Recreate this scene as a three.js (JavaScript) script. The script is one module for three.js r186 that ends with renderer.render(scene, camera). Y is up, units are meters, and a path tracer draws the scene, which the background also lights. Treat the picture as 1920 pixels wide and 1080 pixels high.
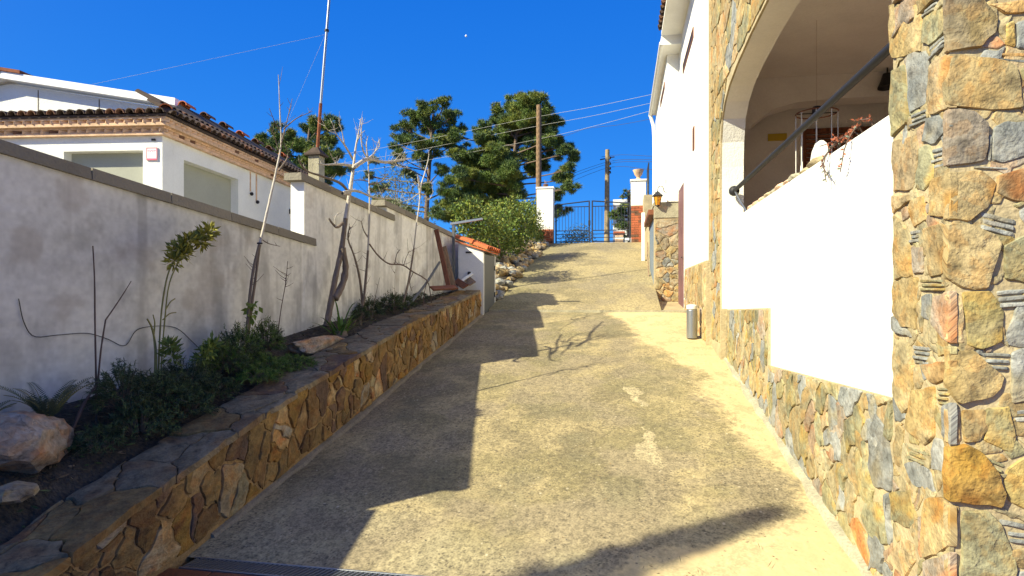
import * as THREE from 'three';
import { mergeGeometries, toCreasedNormals } from 'three/addons/utils/BufferGeometryUtils.js';
import { RoundedBoxGeometry } from 'three/addons/geometries/RoundedBoxGeometry.js';

// ---------- camera, sky, sun, exposure ----------
const scene = new THREE.Scene();
const camera = new THREE.PerspectiveCamera(50.31, 1920 / 1080, 0.05, 4000);
camera.position.set(0, 1.6, 0);
camera.rotation.y = 0.17641;
camera.setViewOffset(1920, 1080, 0, -12, 1920, 1080);
const SUN = new THREE.Vector3(-0.8, 0.72, 0.6).normalize();
{ // clear winter sky: air only, deeper blue overhead, paler low down and round the sun
  const W = 1024, H = 512, d = new Float32Array(W * H * 4), v = new THREE.Vector3();
  for (let j = 0; j < H; j++) for (let i = 0; i < W; i++) {
    const el = ((j + 0.5) / H - 0.5) * Math.PI, az = ((i + 0.5) / W - 0.5) * 2 * Math.PI;
    v.set(Math.cos(el) * Math.cos(az), Math.sin(el), Math.cos(el) * Math.sin(az));
    const h = Math.pow(1 - Math.max(0, v.y), 3.2), hz = Math.exp(-Math.max(0, v.y) * 14);
    const g = Math.pow(Math.max(0, v.dot(SUN)), 4) * 0.20 + Math.pow(Math.max(0, v.dot(SUN)), 40) * 0.6;
    const k = (j * W + i) * 4;
    const up = THREE.MathUtils.smoothstep(v.y, 0.38, 1.0), dk = 1 - 0.45 * up; // the zenith is the darkest part of a clear sky
    d[k] = (0.002 + 0.026 * h + 0.05 * hz) * dk + g * 1.0;
    d[k + 1] = (0.070 + 0.130 * h + 0.10 * hz) * dk + g * 0.95;
    d[k + 2] = (0.355 + 0.22 * h + 0.04 * hz) * dk + g * 0.80;
    if (v.y < 0) { d[k] = 0.10; d[k + 1] = 0.12; d[k + 2] = 0.14; }
    d[k + 3] = 1;
  }
  const t = new THREE.DataTexture(d, W, H, THREE.RGBAFormat, THREE.FloatType);
  t.mapping = THREE.EquirectangularReflectionMapping; t.magFilter = THREE.LinearFilter; t.needsUpdate = true;
  scene.background = t; scene.environment = t;
}
const sun = new THREE.DirectionalLight(new THREE.Color().setRGB(1, 0.92, 0.63), 4.9);
sun.position.copy(SUN).multiplyScalar(60).add(new THREE.Vector3(0, 2, -10));
sun.target.position.set(0, 2, -10); sun.castShadow = true; sun.shadow.radius = 1;
Object.assign(sun.shadow.camera, { left: -30, right: 30, top: 30, bottom: -30, near: 1, far: 140 });
sun.shadow.mapSize.set(4096, 4096);
scene.add(sun, sun.target);
const EXPOSURE = 2.0;

// ---------- helpers ----------
const V3 = (x, y, z) => new THREE.Vector3(x, y, z);
function rng(a) { return () => { a |= 0; a = a + 0x6D2B79F5 | 0; let t = Math.imul(a ^ a >>> 15, 1 | a); t = t + Math.imul(t ^ t >>> 7, 61 | t) ^ t; return ((t ^ t >>> 14) >>> 0) / 4294967296; }; }
const PERM = new Uint8Array(512), HV = new Float32Array(256);
{ const r = rng(99); const p = [...Array(256).keys()]; for (let i = 255; i > 0; i--) { const j = Math.floor(r() * (i + 1)); [p[i], p[j]] = [p[j], p[i]]; } for (let i = 0; i < 512; i++) PERM[i] = p[i & 255]; for (let i = 0; i < 256; i++) HV[i] = r(); }
function n2(x, y, P = 256) { // value noise, tiles every P cells
  const xi = Math.floor(x), yi = Math.floor(y); let fx = x - xi, fy = y - yi; fx = fx * fx * (3 - 2 * fx); fy = fy * fy * (3 - 2 * fy);
  let x0, x1, y0, y1; if (P === 256) { x0 = xi & 255; x1 = (xi + 1) & 255; y0 = yi & 255; y1 = (yi + 1) & 255; } else { x0 = ((xi % P) + P) % P; x1 = x0 + 1 === P ? 0 : x0 + 1; y0 = ((yi % P) + P) % P; y1 = y0 + 1 === P ? 0 : y0 + 1; }
  const a = PERM[x0], b = PERM[x1], p = HV[PERM[(a + y0) & 255]], q = HV[PERM[(b + y0) & 255]], r = HV[PERM[(a + y1) & 255]], s = HV[PERM[(b + y1) & 255]];
  const t = p + (q - p) * fx; return t + (r + (s - r) * fx - t) * fy;
}
function fbm(x, y, o = 4, P = 256) { let s = 0, a = 0.5, t = 0; for (let i = 0; i < o; i++) { s += a * n2(x + i * 17, y + i * 31, P); t += a; a *= 0.5; x *= 2; y *= 2; P *= 2; if (P > 256) P = 256; } return s / t; }
const n3 = (x, y, z) => (n2(x + z * 7.13, y - z * 3.7) + n2(y + 11.3 + z * 5.1, z * 2.3 + x * 0.7)) * 0.5;
const clamp = (x, a = 0, b = 1) => Math.min(b, Math.max(a, x));
const sm = (a, b, x) => { x = clamp((x - a) / (b - a)); return x * x * (3 - 2 * x); };
const mix = (a, b, t) => a + (b - a) * t;
const mix3 = (a, b, t) => [mix(a[0], b[0], t), mix(a[1], b[1], t), mix(a[2], b[2], t)];
const enc = (x) => Math.round(255 * Math.pow(clamp(x), 1 / 2.2));
function tex(w, h, fn, srgb = true) { // fn(i, j) -> linear [r, g, b] or a number
  const d = new Uint8Array(w * h * 4);
  for (let j = 0; j < h; j++) for (let i = 0; i < w; i++) {
    const c = fn(i, j), k = (j * w + i) * 4;
    if (srgb) { d[k] = enc(c[0]); d[k + 1] = enc(c[1]); d[k + 2] = enc(c[2]); } else { const q = Math.round(255 * clamp(c)); d[k] = d[k + 1] = d[k + 2] = q; }
    d[k + 3] = 255;
  }
  const t = new THREE.DataTexture(d, w, h, THREE.RGBAFormat); t.wrapS = t.wrapT = THREE.RepeatWrapping; t.magFilter = THREE.LinearFilter; t.minFilter = THREE.LinearMipmapLinearFilter; t.generateMipmaps = true;
  if (srgb) t.colorSpace = THREE.SRGBColorSpace; t.needsUpdate = true; return t;
}
const std = (o) => new THREE.MeshStandardMaterial(Object.assign({ roughness: 0.85, metalness: 0, side: THREE.DoubleSide }, o));
const lin = (r, g, b) => new THREE.Color().setRGB(r, g, b);

const taken = {};
function numbered(n) { taken[n] = (taken[n] ?? -1) + 1; return taken[n] ? n + '_' + String(taken[n]).padStart(3, '0') : n; }
function thing(name, label, category, pos = [0, 0, 0], group, turn = 0) {
  const o = new THREE.Group(); o.name = numbered(name); o.position.set(...pos); o.rotation.y = turn; o.userData = { label, category }; if (group) o.userData.group = group;
  o._o = turn || pos.local ? [0, 0, 0] : pos; scene.add(o); return o;
}
function part(name, geo, mat, parent, shift = true) { // geometry in world metres, moved to the parent's origin
  if (shift && parent._o) geo.translate(-parent._o[0], -parent._o[1], -parent._o[2]);
  const m = new THREE.Mesh(geo, mat); m.name = name; m.castShadow = m.receiveShadow = true; m._o = parent._o; parent.add(m); return m;
}
function solo(name, geo, mat, label, category, pos, group) { // a thing that is one mesh
  geo.translate(-pos[0], -pos[1], -pos[2]);
  const m = new THREE.Mesh(geo, mat); m.name = numbered(name); m.position.set(...pos); m.castShadow = m.receiveShadow = true; m.userData = { label, category }; if (group) m.userData.group = group; m._o = pos; scene.add(m); return m;
}
function struct(name, geo, mat) { const m = new THREE.Mesh(geo, mat); m.name = name; m.castShadow = m.receiveShadow = true; m.userData = { kind: 'structure' }; m._o = [0, 0, 0]; scene.add(m); return m; }
function metric(g, s = 1, ou = 0, ov = 0) { // uv in metres from the face's main axis
  g = g.index ? g.toNonIndexed() : g; g.computeVertexNormals && !g.attributes.normal && g.computeVertexNormals();
  const p = g.attributes.position, uv = new Float32Array(p.count * 2), a = V3(), b = V3(), c = V3(), n = V3();
  for (let i = 0; i < p.count; i += 3) {
    a.fromBufferAttribute(p, i); b.fromBufferAttribute(p, i + 1); c.fromBufferAttribute(p, i + 2); n.copy(b).sub(a).cross(c.clone().sub(a));
    const ax = Math.abs(n.x), ay = Math.abs(n.y), az = Math.abs(n.z);
    [a, b, c].forEach((q, k) => { const [u, v] = ay >= ax && ay >= az ? [q.x, q.z] : ax >= az ? [q.z, q.y] : [q.x, q.y]; uv[(i + k) * 2] = u * s + ou; uv[(i + k) * 2 + 1] = v * s + ov; });
  }
  g.setAttribute('uv', new THREE.BufferAttribute(uv, 2)); return g;
}
function box(x0, x1, y0, y1, z0, z1, r = 0) {
  const w = Math.abs(x1 - x0), h = Math.abs(y1 - y0), d = Math.abs(z1 - z0);
  const g = r ? new RoundedBoxGeometry(w, h, d, 2, r) : new THREE.BoxGeometry(w, h, d);
  g.translate((x0 + x1) / 2, (y0 + y1) / 2, (z0 + z1) / 2); return metric(g);
}
function prismX(pts, x0, x1) { // outline in (z, y) carried from x0 to x1
  const s = new THREE.Shape(pts.map(([z, y]) => new THREE.Vector2(-z, y)));
  const g = new THREE.ExtrudeGeometry(s, { depth: x1 - x0, bevelEnabled: false }); // shape x = -z, extruded along +Z
  g.applyMatrix4(new THREE.Matrix4().set(0, 0, 1, x0, 0, 1, 0, 0, -1, 0, 0, 0, 0, 0, 0, 1)); return metric(g);
}
function prismZ(pts, z0, z1, bevel = 0) { const g = new THREE.ExtrudeGeometry(new THREE.Shape(pts.map((p) => new THREE.Vector2(...p))), { depth: z1 - z0 - 2 * bevel, bevelEnabled: bevel > 0, bevelSize: bevel, bevelThickness: bevel, bevelSegments: 1, bevelOffset: -bevel }); g.translate(0, 0, z0 + bevel); return metric(g); }
function hexa(b, t) { // eight corners: bottom four, top four (same order round)
  const P = [...b, ...t], f = [[0, 1, 2, 3], [7, 6, 5, 4], [0, 4, 5, 1], [1, 5, 6, 2], [2, 6, 7, 3], [3, 7, 4, 0]], a = [];
  const cen = P.reduce((s, p) => [s[0] + p[0] / 8, s[1] + p[1] / 8, s[2] + p[2] / 8], [0, 0, 0]);
  for (const q of f) {
    let [i, j, k, l] = q; const A = V3(...P[i]), n = V3(...P[j]).sub(A).cross(V3(...P[k]).sub(A));
    if (n.dot(A.clone().sub(V3(...cen))) < 0) [j, l] = [l, j];
    a.push(...P[i], ...P[j], ...P[k], ...P[i], ...P[k], ...P[l]);
  }
  const g = new THREE.BufferGeometry(); g.setAttribute('position', new THREE.Float32BufferAttribute(a, 3)); g.computeVertexNormals(); return metric(g);
}
function tube(pts, r0, r1, seg = 7, wob = 0, seed = 1, step = 3) {
  const c = new THREE.CatmullRomCurve3(pts.map((p) => p.isVector3 ? p : V3(...p))), n = Math.max(2, (pts.length - 1) * step), R = rng(seed);
  const fr = c.computeFrenetFrames(n, false), pos = [], nor = [], uv = [], idx = [], L = c.getLength();
  for (let i = 0; i <= n; i++) {
    const t = i / n, P = c.getPointAt(t), rr = mix(r0, r1, t) * (1 + wob * (R() - 0.5) * 2);
    for (let j = 0; j <= seg; j++) {
      const a = j / seg * Math.PI * 2, N = fr.normals[i].clone().multiplyScalar(Math.cos(a)).addScaledVector(fr.binormals[i], Math.sin(a));
      pos.push(P.x + N.x * rr, P.y + N.y * rr, P.z + N.z * rr); nor.push(N.x, N.y, N.z); uv.push(j / seg, t * L * 4);
    }
  }
  for (let i = 0; i < n; i++) for (let j = 0; j < seg; j++) { const a = i * (seg + 1) + j, b = a + seg + 1; idx.push(a, a + 1, b, b, a + 1, b + 1); }
  for (const [base, tt, e] of [[0, 0, -1], [n * (seg + 1), 1, 1]]) { // caps
    const k = pos.length / 3, P = c.getPointAt(tt), T = c.getTangentAt(tt); pos.push(P.x, P.y, P.z); nor.push(T.x * e, T.y * e, T.z * e); uv.push(0, 0);
    for (let j = 0; j < seg; j++) e < 0 ? idx.push(k, base + j + 1, base + j) : idx.push(k, base + j, base + j + 1);
  }
  const g = new THREE.BufferGeometry(); g.setAttribute('position', new THREE.Float32BufferAttribute(pos, 3)); g.setAttribute('normal', new THREE.Float32BufferAttribute(nor, 3)); g.setAttribute('uv', new THREE.Float32BufferAttribute(uv, 2)); g.setIndex(idx); return g;
}
const bar = (a, b, r, seg = 8) => tube([a, b], r, r, seg, 0, 1, 1);
function lathe(prof, x, y, z, seg = 20) { const g = new THREE.LatheGeometry(prof.map((p) => new THREE.Vector2(...p)), seg); g.translate(x, y, z); return g; }
const strip = (g) => { for (const k of Object.keys(g.attributes)) if (!['position', 'normal', 'uv'].includes(k)) g.deleteAttribute(k); return g.index ? g.toNonIndexed() : g; };
const merge = (gs) => mergeGeometries(gs.map(strip));

// ---------- stone by stone masonry ----------
function clipHalf(poly, nx, ny, c) { const o = []; for (let i = 0; i < poly.length; i++) { const a = poly[i], b = poly[(i + 1) % poly.length], da = a[0] * nx + a[1] * ny - c, db = b[0] * nx + b[1] * ny - c; if (da <= 0) o.push(a); if (da * db < 0) { const t = da / (da - db); o.push([mix(a[0], b[0], t), mix(a[1], b[1], t)]); } } return o; }
function centroid(p) { let A = 0, x = 0, y = 0; for (let i = 0; i < p.length; i++) { const a = p[i], b = p[(i + 1) % p.length], w = a[0] * b[1] - b[0] * a[1]; A += w; x += (a[0] + b[0]) * w; y += (a[1] + b[1]) * w; } return [x / (3 * A), y / (3 * A), A / 2]; }
function cells(u0, u1, v0, v1, n, R, stretch = 1, relax = 1) { // Voronoi stones in a rectangle; stretch > 1 gives tall stones
  let s = []; for (let i = 0; i < n; i++) s.push([mix(u0, u1, R()), mix(v0, v1, R())]);
  let polys = [];
  for (let it = 0; it <= relax; it++) {
    polys = s.map((p, i) => { let q = [[u0, v0], [u1, v0], [u1, v1], [u0, v1]]; s.forEach((o, j) => { if (i === j || !q.length) return; const dx = (o[0] - p[0]) * stretch * stretch, dy = o[1] - p[1]; const mx = (o[0] + p[0]) / 2, my = (o[1] + p[1]) / 2; q = clipHalf(q, dx, dy, mx * dx + my * dy); }); return q; });
    if (it < relax) s = polys.map((q, i) => q.length > 2 ? centroid(q).slice(0, 2) : s[i]);
  }
  // bend the straight joints: neighbours share the same warp, so the joints stay even
  const wp = (u, v) => [u + (n2(u * 9 + 3.3, v * 9 + 8.1) - 0.5) * 0.085 + (n2(u * 27 + 1.7, v * 27 + 4.9) - 0.5) * 0.034, v + (n2(u * 9 + 41.2, v * 9 + 17.6) - 0.5) * 0.085 + (n2(u * 27 + 61.7, v * 27 + 24.9) - 0.5) * 0.034];
  return polys.filter((q) => q.length > 2).map((q) => { const o = []; for (let i = 0; i < q.length; i++) { const a = q[i], b = q[(i + 1) % q.length], k = Math.max(1, Math.round(Math.hypot(b[0] - a[0], b[1] - a[1]) / 0.035)); for (let s = 0; s < k; s++) { const [u, v] = wp(mix(a[0], b[0], s / k), mix(a[1], b[1], s / k)); o.push([clamp(u, u0, u1), clamp(v, v0, v1)]); } } return o; }).filter((q) => Math.abs(centroid(q)[2]) > 0.0006);
}
const STONE_COL = { // linear base colours of the kinds of stone: main, second, veins
  o: [[0.48, 0.355, 0.155], [0.52, 0.41, 0.22], [0.48, 0.28, 0.085]], t: [[0.48, 0.38, 0.20], [0.42, 0.35, 0.20], [0.54, 0.37, 0.15]],
  g: [[0.31, 0.33, 0.33], [0.38, 0.39, 0.38], [0.37, 0.34, 0.25]], v: [[0.42, 0.375, 0.20], [0.34, 0.33, 0.21], [0.48, 0.36, 0.13]],
  p: [[0.50, 0.36, 0.24], [0.44, 0.38, 0.31], [0.54, 0.28, 0.14]], r: [[0.54, 0.34, 0.135], [0.54, 0.41, 0.23], [0.50, 0.22, 0.075]],
  c: [[0.58, 0.45, 0.25], [0.54, 0.42, 0.25], [0.60, 0.35, 0.13]], b: [[0.40, 0.33, 0.21], [0.32, 0.27, 0.20], [0.47, 0.35, 0.15]],
  y: [[0.52, 0.43, 0.17], [0.48, 0.41, 0.23], [0.56, 0.37, 0.10]], Y: [[0.62, 0.37, 0.07], [0.60, 0.39, 0.12], [0.34, 0.16, 0.03]],
  k: [[0.32, 0.19, 0.06], [0.24, 0.135, 0.05], [0.38, 0.25, 0.11]], m: [[0.24, 0.13, 0.06], [0.18, 0.11, 0.075], [0.31, 0.19, 0.08]],
  n: [[0.38, 0.22, 0.045], [0.31, 0.175, 0.045], [0.28, 0.12, 0.03]], d: [[0.25, 0.195, 0.115], [0.28, 0.225, 0.14], [0.26, 0.165, 0.085]], f: [[0.50, 0.42, 0.25], [0.43, 0.38, 0.24], [0.55, 0.42, 0.21]], q: [[0.34, 0.22, 0.08], [0.29, 0.185, 0.07], [0.40, 0.25, 0.08]], w: [[0.48, 0.42, 0.32], [0.42, 0.35, 0.24], [0.44, 0.28, 0.12]],
};
function stoneGeo(poly, map, kind, o = {}) {
  const { proud = 0.02, seed = 1, seg = 0.05, rough = 1, back = 0.02, jit = 0.12 } = o, R = rng(seed * 7919 + 13);
  let p = poly.map((q) => [...q]); const cc = centroid(p); if (cc[2] < 0) p.reverse();
  let q = []; // finer, uneven outline
  for (let i = 0; i < p.length; i++) { const a = p[i], b = p[(i + 1) % p.length], L = Math.hypot(b[0] - a[0], b[1] - a[1]), k = Math.max(1, Math.round(L / seg)); for (let s = 0; s < k; s++) { const t = s / k, j = s ? jit * Math.min(seg, L / k) : 0; q.push([mix(a[0], b[0], t) + (R() - 0.5) * j, mix(a[1], b[1], t) + (R() - 0.5) * j]); } }
  const ch = []; for (let i = 0; i < q.length; i++) { const a = q[i], b = q[(i + 1) % q.length]; ch.push([a[0] * 0.88 + b[0] * 0.12, a[1] * 0.88 + b[1] * 0.12], [a[0] * 0.12 + b[0] * 0.88, a[1] * 0.12 + b[1] * 0.88]); }
  q = ch.length > 44 ? ch.filter((_, i) => i % 2 === 0) : ch;
  const N = q.length, [cx, cy] = centroid(q), size = Math.sqrt(Math.abs(centroid(q)[2]));
  const edge = Math.min(0.3, 0.007 / size), tu = (R() - 0.5) * 0.9, tv = (R() - 0.5) * 0.9, ks = R() * 50;
  const rings = [[1, -1], [1, 0.40], [1 - edge, 0.86], [0.78 - edge * 0.5, 1.0], [0.42, 1.06]], pos = [], col = [], uv = [], C = STONE_COL[kind];
  const hue = 0.70 + R() * 0.36, uo = R() * 9, vo = R() * 9, ra = R() * 6.28, ca = Math.cos(ra), sa = Math.sin(ra);
  const put = (u, v, rr, lev) => {
    const nz = n3(u * 16 + ks, v * 16, ks * 0.37) - 0.5, nf = n3(u * 45, v * 45 + ks, 3.1) - 0.5;
    let d = lev < 0 ? -back : proud * lev; if (lev > 0.8) d += rough * proud * (nz * 0.9 + nf * 0.45) + clamp((u - cx) * tu + (v - cy) * tv, -0.6, 0.6) * proud / Math.max(size, 0.05) * 0.55;
    if (lev > 0) d = Math.max(d, 0.003);
    pos.push(...map(u, v, d));
    const m1 = sm(0.35, 0.65, n3(u * 7 + ks, v * 7, 1.7)), m2 = sm(0.58, 0.8, n3(u * 11, v * 11 + ks, 6.3)); let c = mix3(C[0], C[1], m1); c = mix3(c, C[2], m2); col.push(c[0] * hue, c[1] * hue, c[2] * hue);
    uv.push((u * ca - v * sa + d * 0.8) * 2.2 + uo, (u * sa + v * ca - d * 0.6) * 2.2 + vo);
  };
  for (const [s, lev] of rings) for (let i = 0; i < N; i++) put(cx + (q[i][0] - cx) * s, cy + (q[i][1] - cy) * s, s, lev);
  put(cx, cy, 0, 1.08);
  const idx = []; for (let k = 0; k < rings.length - 1; k++) for (let i = 0; i < N; i++) { const a = k * N + i, b = k * N + (i + 1) % N; idx.push(a, b, a + N, b, b + N, a + N); }
  const l = (rings.length - 1) * N, c = rings.length * N; for (let i = 0; i < N; i++) idx.push(l + i, l + (i + 1) % N, c);
  const g = new THREE.BufferGeometry(); g.setAttribute('position', new THREE.Float32BufferAttribute(pos, 3)); g.setAttribute('color', new THREE.Float32BufferAttribute(col, 3)); g.setAttribute('uv', new THREE.Float32BufferAttribute(uv, 2)); g.setIndex(idx);
  return toCreasedNormals(g, 0.5);
}
const shrink = (p, j) => { const c = centroid(p); return p.map(([u, v]) => { const L = Math.hypot(u - c[0], v - c[1]) || 1; const s = Math.max(0.3, 1 - j / L); return [c[0] + (u - c[0]) * s, c[1] + (v - c[1]) * s]; }); };
const inside = (p, u, v) => { let r = false; for (let i = 0, j = p.length - 1; i < p.length; j = i++) if ((p[i][1] > v) !== (p[j][1] > v) && u < (p[j][0] - p[i][0]) * (v - p[i][1]) / (p[j][1] - p[i][1]) + p[i][0]) r = !r; return r; };
const pick = (s, R) => s[Math.floor(R() * s.length)];

// ---------- materials ----------
const F = (i, n) => i / n;
const stoneBump = tex(512, 512, (i, j) => { const x = F(i, 512), y = F(j, 512); return clamp(0.5 + (fbm(x * 8, y * 8, 5, 8) - 0.5) * 1.1 + (fbm(x * 40, y * 40, 3, 40) - 0.5) * 0.45); }, false);
const stoneMaps = [0, 1, 2].map((k) => tex(512, 512, (i, j) => {
  const x = F(i, 512) , y = F(j, 512), a = fbm(x * 6 + k * 9, y * 6, 5, 6), b = fbm(x * 26, y * 26 + k * 5, 4, 26), c = fbm(x * 9 + 40, y * 9 + k * 3, 5, 9);
  let v = 0.72 + (a - 0.5) * 0.75 + (b - 0.5) * 0.55; const r = sm(0.56, 0.70, c) * (k === 1 ? 0.15 : 0.45), pale = sm(0.60, 0.72, fbm(x * 7 + 11, y * 7 + 23 + k, 5, 7)) * 0.35;
  const vein = sm(0.018, 0.0, Math.abs(fbm(x * 4 + 7 * k, y * 4, 5, 4) - 0.5)) * 0.35; v *= 1 - vein;
  return [clamp(v * (1 + 0.10 * r) + pale * 0.25), clamp(v * (1 - 0.20 * r) + pale * 0.25), clamp(v * (1 - 0.50 * r) + pale * 0.24)];
}));
const stoneMats = stoneMaps.map((m) => std({ map: m, vertexColors: true, bumpMap: stoneBump, bumpScale: 0.008, roughness: 0.9 }));
const stoneMat = (kind, R) => kind === 'g' ? stoneMats[1] : stoneMats[R() < 0.5 ? 0 : 2];
const mortarMap = tex(512, 512, (i, j) => { const x = F(i, 512), y = F(j, 512), a = fbm(x * 5, y * 5, 4, 5), b = fbm(x * 60, y * 60, 3, 60); const v = 0.82 + (a - 0.5) * 0.5 + (b - 0.5) * 0.35; return [0.50 * v, 0.41 * v, 0.25 * v]; });
const gritBump = tex(512, 512, (i, j) => { const x = F(i, 512), y = F(j, 512); return clamp(0.5 + (fbm(x * 70, y * 70, 3, 70) - 0.5) * 0.9 + (fbm(x * 9, y * 9, 4, 9) - 0.5) * 0.7); }, false);
const M = {};
M.mortar = std({ map: mortarMap, bumpMap: gritBump, bumpScale: 0.005, roughness: 0.95 });
M.mortarDark = std({ map: mortarMap, color: lin(0.74, 0.58, 0.40), bumpMap: gritBump, bumpScale: 0.006, roughness: 0.95 });
const plasterMap = tex(512, 512, (i, j) => { const x = F(i, 512), y = F(j, 512), a = fbm(x * 4, y * 4, 5, 4), b = fbm(x * 50, y * 50, 2, 50); const v = 0.93 + (a - 0.5) * 0.12 + (b - 0.5) * 0.07; return [v, v, v * 0.99]; });
M.white = std({ map: plasterMap, color: lin(0.84, 0.83, 0.80), bumpMap: gritBump, bumpScale: 0.004, roughness: 0.9 });
M.porch = M.white;
M.neighbour = std({ map: plasterMap, color: lin(0.80, 0.81, 0.80), bumpMap: gritBump, bumpScale: 0.003, roughness: 0.9 });
M.coping = std({ map: mortarMap, color: lin(0.50, 0.52, 0.62), bumpMap: gritBump, bumpScale: 0.006, roughness: 0.95 });
M.concrete = std({ map: mortarMap, color: lin(0.82, 0.92, 1.1), bumpMap: gritBump, bumpScale: 0.008, roughness: 0.95 });
const woodMap = tex(256, 512, (i, j) => { const x = F(i, 256), y = F(j, 512), a = fbm(x * 24, y * 3, 4, 24), b = fbm(x * 5, y * 2 + 9, 3, 5); const v = 0.6 + (a - 0.5) * 0.9 + (b - 0.5) * 0.4; return [v, v * 0.95, v * 0.9]; });
M.wood = std({ map: woodMap, color: lin(0.28, 0.10, 0.045), roughness: 0.7 });
M.woodGrey = std({ map: woodMap, color: lin(0.42, 0.30, 0.20), roughness: 0.8 });
M.pole = std({ map: woodMap, color: lin(0.30, 0.20, 0.12), roughness: 0.9 });
const barkBump = tex(128, 512, (i, j) => clamp(fbm(F(i, 128) * 12, F(j, 512) * 6, 4, 12)), false);
const barkMap = tex(128, 512, (i, j) => { const v = 0.55 + fbm(F(i, 128) * 10, F(j, 512) * 5, 5, 10) * 0.75; return [v, v * 0.98, v * 0.96]; });
M.barkPale = std({ map: barkMap, color: lin(0.52, 0.48, 0.42), bumpMap: barkBump, bumpScale: 0.006 });
M.barkMid = std({ map: barkMap, color: lin(0.20, 0.155, 0.12), bumpMap: barkBump, bumpScale: 0.006 });
M.barkRed = std({ map: barkMap, color: lin(0.13, 0.085, 0.07), bumpMap: barkBump, bumpScale: 0.006 });
M.barkPine = std({ map: barkMap, color: lin(0.16, 0.115, 0.09), bumpMap: barkBump, bumpScale: 0.02 });
M.succ = std({ map: barkMap, color: lin(0.24, 0.23, 0.08) });
M.leaf = std({ vertexColors: true, roughness: 0.65 });
M.dark = std({ color: lin(0.014, 0.014, 0.018), roughness: 0.62 });
M.iron = std({ color: lin(0.03, 0.035, 0.05), roughness: 0.5, metalness: 0.3 });
M.galv = std({ color: lin(0.34, 0.36, 0.38), roughness: 0.38, metalness: 0.8 });
M.doorGrey = std({ map: plasterMap, color: lin(0.10, 0.11, 0.125), roughness: 0.5 });
M.garage = std({ map: plasterMap, color: lin(0.17, 0.22, 0.29), roughness: 0.5 });
M.purple = std({ map: woodMap, color: lin(0.26, 0.13, 0.15), roughness: 0.6 });
M.cable = std({ color: lin(0.05, 0.045, 0.04), roughness: 0.7 });
M.wire = std({ color: lin(0.34, 0.35, 0.34), roughness: 0.5 });
M.pvc = std({ map: plasterMap, color: lin(0.78, 0.78, 0.76), roughness: 0.45 });
const clayMap = tex(256, 256, (i, j) => { const x = F(i, 256), y = F(j, 256), a = fbm(x * 6, y * 6, 5, 6), b = fbm(x * 30, y * 30, 3, 30); const v = 0.75 + (a - 0.5) * 0.8 + (b - 0.5) * 0.4; return [v, v * 0.96, v * 0.92]; });
M.tileNew = std({ map: clayMap, color: lin(0.62, 0.17, 0.06), roughness: 0.8 });
M.tileOld = std({ map: clayMap, color: lin(0.20, 0.105, 0.07), roughness: 0.9 });
M.tileDark = std({ map: clayMap, color: lin(0.085, 0.06, 0.05), roughness: 0.9 });
M.brickPink = std({ map: clayMap, color: lin(0.78, 0.55, 0.38), roughness: 0.9 });
M.brickRed = std({ map: clayMap, color: lin(0.46, 0.13, 0.06), roughness: 0.85 });
M.blind = std({ map: plasterMap, color: lin(0.36, 0.37, 0.32), roughness: 0.8 });
M.rust = std({ map: clayMap, color: lin(0.28, 0.09, 0.04), roughness: 0.9 });
M.yellow = std({ color: lin(0.55, 0.40, 0.02), roughness: 0.5 });
M.amber = new THREE.MeshPhysicalMaterial({ color: lin(0.85, 0.45, 0.05), roughness: 0.25, transmission: 0.5, thickness: 0 });
M.boulder = stoneMats[0];
M.white2 = std({ color: lin(0.80, 0.80, 0.79), roughness: 0.4 });
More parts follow.
